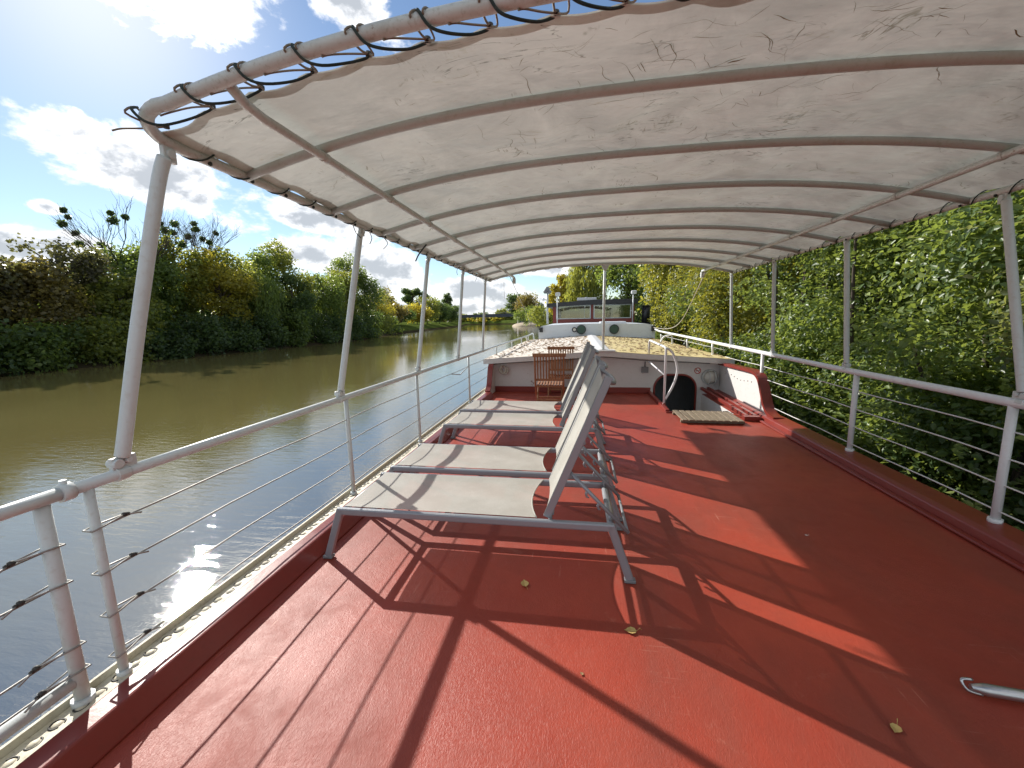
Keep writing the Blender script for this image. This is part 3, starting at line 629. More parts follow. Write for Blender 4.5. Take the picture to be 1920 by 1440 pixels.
# handrail of the companionway
t = thing('handrail', 'white tubular handrail from cabin roof down to red deck beside the stairwell', 'handrail', (1.55, 7.7, 0))
MB().tube(fillet([(1.48, 8.80, .86), (1.48, 8.80, 1.17), (1.60, 7.72, 1.09), (1.58, 7.60, .06)], .07), .021, 10).build('rail_loop', M['rail_clean'], t)
MB().tube(smooth_path([(1.61, 7.74, 1.085), (1.72, 7.70, .98), (1.80, 7.66, .70), (1.74, 7.63, .42), (1.60, 7.60, .14)], 5), .021, 10).build('curved_rail', M['rail_clean'], t)
MB().tube([(1.47, 8.73, .73), (1.585, 7.65, .58)], .014, 8).build('brace', M['rail_clean'], t)
q = MB(); q.tube([(1.58, 7.60, .004), (1.58, 7.60, .075)], .028, 10); q.box(1.53, 1.63, 7.55, 7.65, .003, .014); q.build('foot', M['redtrim'], t)

# bulkhead lamp, no smoking sign, rope, duckboard
t = thing('bulkhead_lamp', 'round caged lamp with frosted glass on the white wall right of the doorway', 'lamp', (2.76, 8.94, .36))
MB().tube([(2.76, 8.948, .37), (2.76, 8.90, .37)], .165, 24).build('base', M['rail'], t)
q = MB(); q.ball((0, 0, 0), .135, .135, .11, n=16, half=True); q.v = [(2.76 + x, 8.90 - z, .37 + y) for x, y, z in q.v]; q.build('glass', M['lampglass'], t)
q = MB(); q.tube([(2.76 + .15 * math.cos(a), 8.885, .37 + .15 * math.sin(a)) for a in np.linspace(0, 6.283, 25)[:-1]], .013, 6, closed=True)
for o_ in (-.055, .055): q.tube([(2.76 + o_ + .02 * math.sin(a), 8.885 - .115 * math.sin(a), .37 - .145 * math.cos(a)) for a in np.linspace(.1, 3.04, 9)], .010, 6)
q.build('cage', M['rail'], t)
t = thing('prohibition_sign', 'small round red and white no smoking sign on the wall above the doorway', 'sign', (2.50, 8.94, .48))
def disc(x, y, z, r, n=24): return MB().tube([(x, y, z), (x, y - .004, z)], r, n)
disc(2.515, 8.948, .505, .070).build('sign_plate', M['signwhite'], t)
q = MB(); q.tube([(2.515 + .06 * math.cos(a), 8.940, .505 + .06 * math.sin(a)) for a in np.linspace(0, 6.283, 25)[:-1]], .008, 6, closed=True); q.bar((2.475, 8.938, .545), (2.555, 8.938, .465), .010, .012, (0, 1, 0)); q.build('red_ring', M['signred'], t)
q = MB(); q.box(2.475, 2.54, 8.934, 8.942, .495, .510); q.tube([(2.545, 8.938, .505), (2.552, 8.938, .525), (2.545, 8.938, .54)], .004, 5); q.build('cigarette_symbol', M['black'], t)
q = MB()
for k in range(5): q.tube(smooth_path([(-1.70 + random.uniform(-.05, .05), 8.88, .62), (-1.78 + random.uniform(-.04, .04), 8.86, .52), (-1.68 + random.uniform(-.06, .06), 8.85, .43), (-1.60 + random.uniform(-.04, .04), 8.87, .53), (-1.70, 8.88, .62)], 4), .012, 6)
tag(q.build('coiled_rope', M['rope']), 'small brown bundle of coiled rope hanging at the left end of the white cabin wall', 'rope')
t = thing('duckboard', 'weathered slatted wooden duckboard lying on red deck before the stairwell', 'duckboard', (2.06, 6.72, 0))
for k in range(9):
    q = MB(); x = 1.66 + k * .101; wdt = .080 if k != 4 else .092; q.box(x - wdt / 2 - .01, x + wdt / 2 - .01, 6.36 + random.uniform(-.01, .01), 7.04 + random.uniform(-.02, .01), .045, .066); q.build('slat', M['duck'], t, bevel=.004)
for y in (6.42, 6.95): MB().box(1.60, 2.53, y, y + .05, .004, .044).build('batten', M['duck'], t, bevel=.004)
q = MB(); q.tube([(1.70, 1.80, .035), (1.75, 1.795, .035), (2.6, 1.72, .035)], [.012, .024, .024], 12)
q.tube(smooth_path([(1.72, 1.82, .055), (1.68, 1.82, .05), (1.69, 1.80, .02), (1.74, 1.79, .012)], 4), .006, 6)
tag(q.build('metal_pole', M['steel']), 'pale metal pole lying on the red deck at the lower right edge', 'pole')

# ------------------------------------------------------------------ AWNING
XA, XB, YA, YB, ZE = -1.88, 2.93, 1.52, 8.62, 2.48
def aw(x, d=0.0):
    u = min(1, abs((x - .525) / 2.405)); return ZE + .25 * (1 - u ** 2.6) + d
awn = thing('sun_awning', 'long dirty white canvas awning laced to an arched pipe frame over the red deck', 'awning', (.525, 5, 1.0))
front = [(x, YA, aw(x)) for x in np.linspace(XA + .23, XB - .16, 40)]
path = [(XA, YB, ZE), (XA, 5, ZE), (XA, YA + .24, ZE)] + [(XA + .19 - .19 * math.cos(t), YA + .19 - .19 * math.sin(t), ZE + .036 * t) for t in np.linspace(.12, 1.5, 9)] + front + \
       [(XB - .13 + .13 * math.sin(t), YA + .13 - .13 * math.cos(t), ZE + .03 * (1.57 - t)) for t in np.linspace(.07, 1.45, 7)] + [(XB, YA + .17, ZE), (XB, 5, ZE), (XB, YB, ZE)]
MB().tube(path, .026, 12).build('edge_pipe', M['pipe'], awn)
for k in range(9):
    y = 2.15 + k * .79
    q = MB(); q.tube([(x, y, aw(x, -.004)) for x in np.linspace(XA, XB, 36)], .024, 10); q.build('rib', M['rib'], awn)
for x in (-1.38, 2.43):
    z = aw(x) - .05
    q = MB(); q.tube([(x, YA + .01, z + .055), (x, YA + .10, z + .012), (x, YA + .2, z), (x, 5, z), (x, 8.72, z)], .022, 10)
    for k in range(9): q.tube([(x, 2.15 + k * .79 - .02, z), (x, 2.15 + k * .79 + .02, z)], .026, 10)
    q.box(x - .03, x + .03, 8.66, 8.74, z - .13, z - .02); q.build('ridge_pole', M['pipe'], awn)
# canvas
ng = 19
rows = []
nyy = 150
gx = np.linspace(XA + .005, XB - .005, 145)
SCA = [random.uniform(.45, 1.15) for _ in range(ng + 2)]
def scal(x):
    t = (x - XA) / (XB - XA) * ng
    return abs(math.sin(math.pi * t)) * SCA[int(max(0, min(ng, t)))]
for j in range(nyy + 1):
    v = j / nyy; r_ = []
    for x in gx:
        y0 = 1.640 + .042 * scal(x); y1 = 8.60 + .05 * (1 - scal(x)) ; y = y0 + (y1 - y0) * v
        ph = ((y - 2.15) / .79) % 1.0
        bay = math.sin(math.pi * ph) if y > 2.15 else 0
        lift = .024 - .0 * bay
        wr = .006 * math.sin(3.1 * x + 5.3 * y + 1.7 * math.sin(2 * y + x)) + .004 * math.sin(9.7 * x - 4.1 * y + 1.3 * math.sin(5 * x)) + .003 * math.sin(17 * x + 13 * y)
        edge = max(0, 1 - (y - 1.64) / .35); wr += edge * .016 * math.sin(24 * x + 3 * math.sin(7 * x))
        side = max(0, 1 - (x - XA) / .25) + max(0, 1 - (XB - x) / .25)
        if y > 8.45: wr += (y - 8.45) * .12 * (scal(x) - .6)
        z = aw(x, lift) + bay * (1.9 * wr - .012) - edge * .006
        z += side * .006 * math.sin(23 * y)
        r_.append((x, y, z))
    rows.append(r_)
def cz(x, y):
    i = int(np.argmin(abs(gx - x))); j = min(nyy, max(0, int(round((y - 1.66) / 6.95 * nyy)))); return rows[j][i][2]
stn = MB()
for k in range(330):
    x, y = (random.choice((-.2, .35, .9, 1.25)) + random.gauss(0, .22), random.choice((1.85, 2.0, 2.45, 2.7, 3.2)) + random.gauss(0, .10)) if k < 210 else (random.uniform(-1.7, 2.7), random.uniform(1.8, 6.5))
    a = random.choice((-.5, -.45, .15, 1.1)) + random.gauss(0, .22); n_ = random.choice((3, 4, 4, 5, 6, 8, 12, 18)); wd_ = random.uniform(.0005, .0020) * (2.6 if random.random() < .06 else 1); pl, pr = [], []
    for j in range(n_):
        if not (XA + .1 < x < XB - .1 and 1.75 < y < 8.3): break
        w_ = wd_ * math.sin(math.pi * (j + .6) / (n_ + .2)) * random.uniform(.5, 1.3); z = min(cz(x, y), cz(x + .02, y + .03), cz(x - .02, y - .03)) - .0045
        pl.append((x - math.sin(a) * w_, y + math.cos(a) * w_, z)); pr.append((x + math.sin(a) * w_, y - math.cos(a) * w_, z)); x += math.cos(a) * .018; y += math.sin(a) * .018; a += random.gauss(0, .22)
    if len(pl) > 2: stn.grid([pl, pr])
cnv = MB().grid(rows).build('canvas', M['canvas'], awn, marks=(stn, M['mould']))
hm = MB(); hm.grid([[(p[0], p[1] + .004, p[2] - .0035) for p in rows[0]], [(p[0], p[1] + .052, q_[2] - .0035) for p, q_ in zip(rows[0], rows[1])]])
hm.grid([[(r_[0][0] + .004, r_[0][1], r_[0][2] - .0035) for r_ in rows], [(r_[2][0], r_[2][1], r_[2][2] - .0035) for r_ in rows]]); hm.build('hem', M['canvas'], cnv)
# front lacing: cords from the eyelets over the pipe
q1 = MB()
for k in range(ng + 1):
    q2, eye = MB(), MB()
    x = XA + .06 + (XB - XA - .12) * k / ng; z = aw(x, .028)
    eye.tube([(x, 1.655, z - .006), (x, 1.655, z + .006)], .013, 10)
    zp = aw(min(x + .05, XB - .05)); xn = XA + .06 + (XB - XA - .12) * (k + 1) / ng; r_ = .031
    if k < ng:
        q1.tube(smooth_path([(x + .012, YA + .01, zp + r_ + .003), (x + .03, YA - r_, zp + .008), (x + .06, YA - .012, zp - r_), (x + .11, YA + .025, zp - r_ - .004), (x + .18, 1.61, aw(x + .18, -.012 - .012 * random.random())), (xn - .02, 1.654, aw(min(xn, XB), .012)), (xn, 1.655, aw(min(xn, XB - .01), .022))], 4), .0058, 6)
    q2.tube(smooth_path([(x, 1.655, z + .004), (x - .004, 1.60, z - .018), (x - .002, YA - r_, zp - .004), (x + .012, YA, zp + r_), (x + .02, YA + r_, zp + .002)], 4), .0046, 5)
    if random.random() < .8: q2.tube(smooth_path([(x, 1.655, z), (x + .02 + random.uniform(0, .03), 1.61, z - .03), (x + .045, YA - r_, zp), (x + .055, YA, zp + r_), (x + .06, YA + r_, zp)], 4), .004, 5)
    if random.random() < .7: q2.tube(smooth_path([(x, 1.655, z), (x - .05, 1.60, z - .025), (x - .10, YA + .026, aw(max(x - .1, XA + .05)) - .014), (x - .12, YA, aw(max(x - .12, XA + .05)) - r_)], 4), .004, 5)
    q2.build('lacing_tie', M['cord_grey'], awn); eye.build('eyelet', M['knot'], awn)
for sx in (XA, XB):
    pts = []
    for y in np.arange(1.75, 8.55, .02):
        a = 2 * math.pi * y / .27; pts.append((sx + .034 * math.cos(a) + (.006 if sx < 0 else -.006), y, ZE + .006 + .036 * math.sin(a)))
    q1.tube(pts, .0045, 5)
    for y in np.arange(1.9, 8.5, .27):
        q1.ball((sx + (.02 if sx < 0 else -.02), y, ZE - .02), .012, n=6)
        if random.random() < .35: q1.tube(smooth_path([(sx, y, ZE - .02), (sx + random.uniform(-.03, .03), y + .04, ZE - .07), (sx + random.uniform(-.04, .04), y + .05, ZE - .12)], 3), .0035, 5)
pts = []
for x in np.arange(XA + .03, XB, .03): pts.append((x, 8.635 + .025 * math.sin(x * 23), aw(x, .02) - .02 + .02 * math.sin(x * 23 + 1)))
q1.tube(pts, .0045, 5)
q1.build('lacing_cord', M['cord'], awn)
q = MB(); q.tube(smooth_path([(-1.7, 4.45, 2.5), (-1.75, 4.47, 2.46), (-1.82, 4.5, 2.40), (-1.86, 4.5, 2.33)], 4), .008, 6); q.build('loose_cord', M['cord'], awn)
def aw_post(b, tp, r, mid=0.0, m_=None):
    b, tp = Vector(b), Vector(tp); d = tp - b
    pts = smooth_path([b + d * .05, b + d * .10, b + d * .45 + Vector((mid, 0, 0)), b + d * .85 + Vector((mid, 0, 0)), b + d * .955], 5)
    rs_ = [r * .8 if i == 0 else r for i in range(len(pts))]
    p_ = MB().tube(pts, rs_, 12).build('post', m_ or M['rail'], awn)
    q = MB(); q.box(b.x - .012, b.x + .012, b.y - .03, b.y + .07, b.z + .0, b.z + .075); q.tube([(b.x - .03, b.y + .03, b.z + .055), (b.x + .03, b.y + .03, b.z + .055)], .013, 8); q.tube([(b.x - .026, b.y - .01, b.z + .05), (b.x + .026, b.y - .01, b.z + .05)], .022, 10)
    q.tube([(b.x, b.y - .02, b.z - .0), (b.x, b.y + .03, b.z - .0)], .033, 10)
    q.build('post_clamp', M['rail'], p_, bevel=.003); q = MB()
    q.box(tp.x - .012, tp.x + .012, tp.y - .03, tp.y + .03, tp.z - .085, tp.z - .015); q.tube([(tp.x - .025, tp.y, tp.z - .05), (tp.x + .025, tp.y, tp.z - .05)], .02, 10)
    q.build('post_clamp', M['rail'], p_, bevel=.003)
for (yb, yt, r, mid) in ((1.38, 1.70, .0285, -.014), (3.06, 3.38, .026, 0), (4.77, 4.97, .025, 0), (6.5, 6.51, .025, 0), (8.29, 8.12, .025, 0)):
    aw_post((XR_, yb, 1.0), (XA, yt, ZE), r, mid)
for (yb, yt) in ((1.5, 1.75), (3.22, 3.48), (5.08, 5.16), (6.86, 6.84), (8.62, 8.58)):
    aw_post((XS - .02, yb, 1.02), (XB, yt, ZE), .027, 0)
q = MB(); q.tube([(.53, 8.86, .95), (.53, 8.80, 2.70)], .028, 12); q.prism([(.44, 2.735), (.62, 2.735), (.55, 2.60), (.51, 2.60)], 1, 8.63, 8.65); q.tube([(.53, 8.80, 2.70), (.53, 8.6, 2.72)], .02, 8)
q.build('post', M['rail'], awn)
tag(MB().tube(smooth_path([(2.43, 8.5, 2.5), (2.75, 11.5, 1.55), (2.92, 14.0, 1.26), (2.98, 16.85, 1.24)], 8), .010, 6).build('stay_rope', M['rope']), 'pale slack rope from right awning corner to the black box on the white bulkhead', 'rope')
tag(MB().tube([(-1.38, 8.1, 2.53), (-1.62, 12.5, 1.85), (-1.92, 17.6, 1.06)], .006, 5).build('stay_wire', M['wire']), 'thin straight wire from left awning pole down to the end of the river side railing', 'wire')
tag(MB().tube([(-1.60, 8.66, 2.50), (-1.595, 8.67, 2.1)], .004, 5).build('hanging_cord', M['wire']), 'short thin cord dangling from the far left awning corner', 'cord')

# ------------------------------------------------------------------ LOUNGERS
def lounger(label):
    t = thing('sun_lounger', label, 'sun lounger', (0, 0, 0), 'sun loungers in a row across the deck', world=False)
    W = .68; xa, xb = -1.62, .22; zf = .36
    for y in (.02, W - .02): MB().bar((xa - .01, y, zf), (xb + .01, y, zf), .036, .052).build('side_rail', M['frame'], t, bevel=.012)
    for x in (xa + .02, xb - .01): MB().tube([(x, .04, zf - .005), (x, W - .04, zf - .005)], .019, 10).build('cross_tube', M['frame'], t)
    MB().tube([(-.17, .04, zf - .012), (-.17, W - .04, zf - .012)], .013, 8).build('cross_tube', M['frame'], t)
    for x0, x1 in ((xa, -1.735), (xb, .335)):
        for y in (.02, W - .02):
            q = MB(); q.bar((x0 + (.012 if x0 < -1 else -.012), y, zf + .02), (x1, y, .012), .036, .052, (1, 0, 0)); l = q.build('leg', M['frame'], t, bevel=.01)
            MB().box(x1 - .035, x1 + .035, y - .022, y + .022, .0, .020).build('foot_cap', M['grey_box'], l, bevel=.004)
    se = MB(); rows = []
    for i in range(25):
        u = i / 24; r_ = []
        for j in range(15):
            v = j / 14; sag = 4 * v * (1 - v); x0 = xa + .03 + .0 * sag; x1 = -.275 - .055 * sag + .02
            x = x0 + (x1 - x0) * u
            r_.append((x, .034 + v * (W - .068), zf + .030 - .016 * sag * (.3 + .7 * math.sin(math.pi * min(1, .15 + u))) * 1.0))
        rows.append(r_)
    se.grid(rows); s_ = se.build('seat_sling', M['sling'], t)
    hm = MB(); hm.tube([rows[-1][j] for j in range(15)], .005, 6, flat=1.0); hm.build('sling_hem', M['sling'], s_)
    # reclining back
    A = Vector((-.19, 0, .385)); B = Vector((.185, 0, 1.30)); d = (B - A); nrm = Vector((d.z, 0, -d.x)).normalized()
    bf = MB()
    for y in (.065, W - .065): bf.bar(A + Vector((0, y, 0)), B + Vector((0, y, 0)), .030, .048, (1, 0, 0))
    for f_ in (.03, .55): 
        p = A + d * f_ + nrm * .025; bf.tube([(p.x, .07, p.z), (p.x, W - .07, p.z)], .013, 8)
    p = B - d * .035 + nrm * .055
    bf.tube(smooth_path([(B.x - .01, .07, B.z - .03), (p.x, .16, p.z), (p.x + .01, W / 2, p.z), (p.x, W - .16, p.z), (B.x - .01, W - .07, B.z - .03)], 5), .014, 8)
    bf.build('back_frame', M['frame'], t, bevel=.004)
    rows = []
    for i in range(21):
        u = i / 20; r_ = []
        for j in range(13):
            v = j / 12; sag = 4 * v * (1 - v)
            p = A + d * (.01 + (.985 - .075 * sag * (1 if i > 10 else 0) * ((u - .5) * 2 if u > .5 else 0)) * u) + nrm * (.045 * sag * (.5 + .5 * u)) - nrm * .027
            r_.append((p.x, .05 + v * (W - .10), p.z))
        rows.append(r_)
    MB().grid(rows).build('back_sling', M['sling'], t)
    # notched support struts and their stop bar
    for y in (.075, W - .075):
        q = MB(); a = A + d * .34 + nrm * .02 + Vector((0, y, 0)); b = Vector((.325, y, .30)); q.tube([a, b], .0125, 8); u = (b - a).normalized()
        for k in range(3):
            c = a + (b - a) * (.30 + .2 * k); dn = Vector((-.35, 0, -1)).normalized()
            q.tube([c, c + dn * .026, c + dn * .036 + u * .014, c + dn * .03 + u * .03], [.010, .009, .008, .004], 6)
        q.build('support_strut', M['frame'], t)
    q = MB(); q.tube([(.318, .075, .305), (.318, W - .075, .305)], .0115, 8); q.build('strut_handle', M['frame'], t)
    q = MB(); q.tube([(.225, .1, .35), (.225, W - .1, .35)], .021, 10); q.build('stop_bar', M['steel'], t)
    return t
L0 = lounger('grey framed sun lounger nearest the camera, its raised back in front')
index_kids()
for k, (y, lb) in enumerate(((2.34, None), (3.13, 'second sun lounger from the camera, directly behind the nearest one'), (4.55, 'third sun lounger from the camera, beyond the gap in the row'), (5.36, 'farthest sun lounger of four, next to the teak chairs'))):
    o = L0 if k == 0 else copy_tree(L0)
    o.location = (random.uniform(-.01, .01) - (.03 if k == 3 else 0), y, .004); o.rotation_euler.z = random.uniform(-.006, .006) + (.01 if k in (0,) else 0)
    if lb: o['label'] = lb

# ------------------------------------------------------------------ TEAK CHAIRS (local: faces +y, back at y=0)
def chair(label):
    t = thing('folding_chair', label, 'chair', (0, 0, 0), 'slatted teak folding chairs', world=False)
    W = .56
    for x in (.02, W - .02):
        MB().bar((x, -.06, 1.0), (x, .40, .01), .032, .042, (1, 0, 0)).build('back_leg_rail', M['teak'], t, bevel=.005) if False else None
        MB().bar((x, -.075, 1.00), (x, .06, .44), .032, .042, (0, 1, 0)).build('back_post', M['teak'], t, bevel=.006)
        MB().bar((x, .055, .46), (x, .47, .012), .030, .042, (0, 1, 0)).build('leg', M['teak'], t, bevel=.006)
        MB().bar((x + (.034 if x < .2 else -.034), .44, .43), (x + (.034 if x < .2 else -.034), -.02, .012), .028, .042, (0, 1, 0)).build('leg', M['teak'], t, bevel=.006)
    MB().bar((-.02, -.078, 1.005), (W + .02, -.078, 1.005), .036, .065).build('top_rail', M['teak'], t, bevel=.012)
    MB().bar((.036, .04, .54), (W - .036, .04, .54), .022, .045).build('lower_back_rail', M['teak'], t, bevel=.005)
    for k in range(9):
        x = .07 + k * (W - .14) / 8
        MB().bar((x, -.070, .975), (x, .036, .555), .026, .014, (0, 1, 0)).build('back_slat', M['teak'], t, bevel=.003)
    for y in (.07, .44): MB().box(.03, W - .03, y - .014, y + .014, .395, .428).build('seat_rail', M['teak'], t, bevel=.004)
    for k in range(9):
        x = .065 + k * (W - .13) / 8
        MB().bar((x, .03, .438), (x, .475, .442), .034, .016).build('seat_slat', M['teak'], t, bevel=.003)
    for y, z in ((.33, .15), (.09, .15)): MB().bar((.05, y, z), (W - .05, y, z), .02, .032).build('stretcher', M['teak'], t, bevel=.004)
    return t
C0 = chair('teak folding chair seen from behind, nearer of the two, beyond the loungers'); index_kids()
C1 = copy_tree(C0); C1['label'] = 'teak folding chair facing the camera, standing against the white cabin wall'
C0.location = (-.80, 7.20, .004); C0.rotation_euler.z = .03
C1.location = (-.10, 8.78, .004); C1.rotation_euler.z = math.pi + .04

# ------------------------------------------------------------------ FALLEN LEAVES on the deck
def leaf_mb(s, fold=.25, curl=.2):
    q = MB(); o = [(0, -.5), (.28, -.38), (.42, -.05), (.30, .25), (.12, .42), (0, .62)]
    for sg in (1, -1):
        for i in range(len(o) - 1):
            (x0, y0), (x1, y1) = o[i], o[i + 1]
            z = lambda x, y: abs(x) * fold + curl * y * y
            vs = [(0, y0 * s, z(0, y0) * s), (sg * x0 * s, y0 * s, z(x0, y0) * s), (sg * x1 * s, y1 * s, z(x1, y1) * s), (0, y1 * s, z(0, y1) * s)]
            q.add(vs, [(0, 1, 2, 3) if sg > 0 else (3, 2, 1, 0)])
    q.tube([(0, -.5 * s, curl * .25 * s), (.05 * s, -.8 * s, .02), (.12 * s, -1.0 * s, .005)], .012 * s + .0006, 5); return q
for (x, y, s, rz, lb, m_) in ((-.32, 2.25, .062, .3, 'curled yellow leaf on the red deck below the nearest lounger', 'dryleaf'), (.29, 1.95, .058, 1.6, 'pale dry leaf on the red deck at the middle of the foreground', 'dryleaf'),
                  (1.27, 1.58, .045, 2.4, 'small yellow leaf on the shaded red deck near the lower edge', 'dryleaf'), (.03, 1.65, .018, .8, 'tiny brown leaf scrap on the sunlit red deck in the foreground', 'deadleaf'),
                  (-1.55, 4.80, .06, 1.0, 'dry leaf near the river side gunwale between the second and third lounger', 'dryleaf'), (-.73, 5.14 - 1.1, .055, 2.0, 'brown leaf on the deck in the gap behind the second lounger', 'deadleaf'),
                  (1.71, 3.10, .020, .4, 'tiny pale scrap of leaf alone on the shaded right side of the deck', 'signwhite')):
    o = leaf_mb(s).build('fallen_leaf', M[m_]); o.location = (x, y, .004); o.rotation_euler.z = rz; tag(o, lb, 'leaf', 'fallen leaves lying on the deck')
# leaf litter strewn over the cabin roof: beyond counting
q = MB()
for k in range(1500):
    x = random.uniform(-2.05, 3.1); y = 8.85 + 8.0 * random.random()
    if .34 < x < .70 and random.random() < .8: continue
    s = random.uniform(.03, .062); a = random.uniform(0, 6.28); c_, s_ = math.cos(a) * s, math.sin(a) * s; z = roof_z(x) + .042
    t1, t2 = random.uniform(.1, .5) * s, random.uniform(.1, .6) * s
    q.add([(x - c_, y - s_, z + t1), (x + s_ * .6, y - c_ * .6, z), (x + c_, y + s_, z + t2), (x - s_ * .6, y + c_ * .6, z + .004)], [(0, 1, 2), (0, 2, 3)])
o = q.build('leaf_litter', M['deadleaf']); o['kind'] = 'stuff'; o['label'] = 'brown fallen leaves strewn over the low cabin roof'; o['category'] = 'leaf litter'

# ------------------------------------------------------------------ VEGETATION
def leaves_mesh(name, P, N, S, T, m_, parent, shape='quad', droop=None):
    n = len(P); up_ = RNG.normal(size=(n, 3)); N = N / (np.linalg.norm(N, axis=1, keepdims=True) + 1e-9)
    U = np.cross(N, up_) if droop is None else droop + RNG.normal(size=(n, 3)) * .25
    U = U - N * (U * N).sum(1, keepdims=True)
    U /= np.linalg.norm(U, axis=1, keepdims=True) + 1e-9; V = np.cross(N, U); S = S[:, None]
    if shape == 'leaf':
        prof = [(-.5, 0, 0), (-.12, .30, .10), (.22, .24, .08), (.56, 0, -.06), (.22, -.24, .08), (-.12, -.30, .10)]
        vs = np.stack([P + S * (U * a + V * b + N * c) for a, b, c in prof], 1).reshape(-1, 3)
        k = 6; base = np.arange(n)[:, None] * k
        fs = np.stack([base + [0, 1, 2, 3], base + [0, 3, 4, 5]], 1).reshape(-1, 4)
    else:
        asp = .55 if droop is None else .16
        prof = [(-.5, 0), (0, .5 * asp * 2 * .9), (.5, 0), (0, -.5 * asp * 2 * .9)]
        vs = np.stack([P + S * (U * a + V * b) for a, b in prof], 1).reshape(-1, 3)
        k = 4; fs = (np.arange(n)[:, None] * 4 + np.arange(4)[None])
    me = bpy.data.meshes.new(name); me.vertices.add(len(vs)); me.vertices.foreach_set('co', vs.astype(np.float32).ravel())
    nf = len(fs); me.loops.add(nf * 4); me.loops.foreach_set('vertex_index', fs.astype(np.int32).ravel())
    me.polygons.add(nf); me.polygons.foreach_set('loop_start', np.arange(0, nf * 4, 4, dtype=np.int32))
    try: me.polygons.foreach_set('loop_total', np.full(nf, 4, dtype=np.int32))
    except Exception: pass
    me.update(calc_edges=True)
    at = me.attributes.new('tint', 'FLOAT', 'POINT'); at.data.foreach_set('value', np.repeat(T, k).astype(np.float32))
    me.materials.append(m_)
    o = bpy.data.objects.new(name, me); col.objects.link(o)
    if parent is not None:
        o.parent = parent; o.matrix_parent_inverse = Matrix.Translation(-Vector(parent.location))
    return o
def clump_points(cl, n, shell=.5):
    cl = np.array(cl, float); wts = (cl[:, 3] ** 2); wts /= wts.sum(); idx = RNG.choice(len(cl), n, p=wts)
    d = RNG.normal(size=(n, 3)); d /= np.linalg.norm(d, axis=1, keepdims=True)
    rr = shell + (1 - shell) * RNG.random(n) ** .7; rr *= 1 + .22 * np.sin(d[:, 0] * 5 + idx) * np.sin(d[:, 1] * 6 + 2 * idx) + .08 * RNG.normal(size=n)
    P = cl[idx, :3] + d * (cl[idx, 3] * rr)[:, None] * np.array([1, 1, .85]); return P, d, idx, len(cl)
def limbs(q, base, top, cl, r0, rng_n=10):
    base = Vector(base); top = Vector(top)
    tr = [base + (top - base) * t + Vector((random.uniform(-.12, .12), random.uniform(-.12, .12), 0)) * (t * 2) for t in (0, .25, .5, .75, 1)]
    q.tube([base - Vector((0, 0, .6))] + tr, [r0 * 1.35, r0 * 1.1, r0, r0 * .8, r0 * .6, r0 * .3], 8)
    for c in random.sample(cl, min(rng_n, len(cl))):
        e = Vector(c[:3]); t = max(.12, min(.9, (e.z - base.z) / max(.1, (top.z - base.z)) - .22)); s_ = base + (top - base) * t
        m_ = (s_ + e) / 2 + Vector((0, 0, .08 * (e - s_).length)); q.tube(smooth_path([s_, m_, e], 3), [r0 * .42 * (1 - .8 * i / 6) + .015 for i in range(7)], 6)
def tree(label, x, y, zb, ztop, wdt, pal, n=6000, leaf=.30, trunk=.28, group=None, cat='tree', name='broadleaf_tree', clumps=26, open_=.0, depth=None, bare=0.0, lean=0, shape='quad', weep=False, tb=.0):
    h = ztop - zb; t = thing(name, label, cat, (x, y, zb), group)
    clumps = int(clumps * min(2.4, max(1, .8 * wdt / h))); cz0 = zb + h * trunk; cz = (cz0 + ztop) / 2; rz = (ztop - cz0) / 2; rx = wdt / 2; ry = (depth or wdt) / 2
    cl = []
    for k in range(clumps):
        d = RNG.normal(size=3); d /= np.linalg.norm(d); f = RNG.uniform(.35, .88) ** .6 * .86
        px, py, pz = x + lean * (d[2]) + d[0] * f * rx, y + d[1] * f * ry, cz + d[2] * f * rz
        if d[2] < -.3: px = x + (px - x) * .85
        cl.append((px, py, pz, min(rx, rz * 1.25) * RNG.uniform(.32, .52) * (1 - open_ * .35)))
    q = MB(); limbs(q, (x, y, zb), (x + lean * .5, y, cz + rz * .55), cl, max(.07, .018 * h), 9)
    q.build('trunk', M['bark'], t)
    P, d, idx, K = clump_points(cl, n, .35)
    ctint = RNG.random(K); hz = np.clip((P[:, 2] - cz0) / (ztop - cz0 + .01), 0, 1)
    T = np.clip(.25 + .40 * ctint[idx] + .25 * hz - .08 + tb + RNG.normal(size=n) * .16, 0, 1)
    N = d * .6 + RNG.normal(size=(n, 3)) * .75 + np.array([0, 0, .45])
    if weep:
        P[:, 2] -= RNG.random(n) ** 1.5 * h * .32; N = RNG.normal(size=(n, 3)) * np.array([1, 1, .15])
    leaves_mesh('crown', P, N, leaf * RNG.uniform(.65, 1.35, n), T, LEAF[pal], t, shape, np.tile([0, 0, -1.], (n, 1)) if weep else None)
    return t
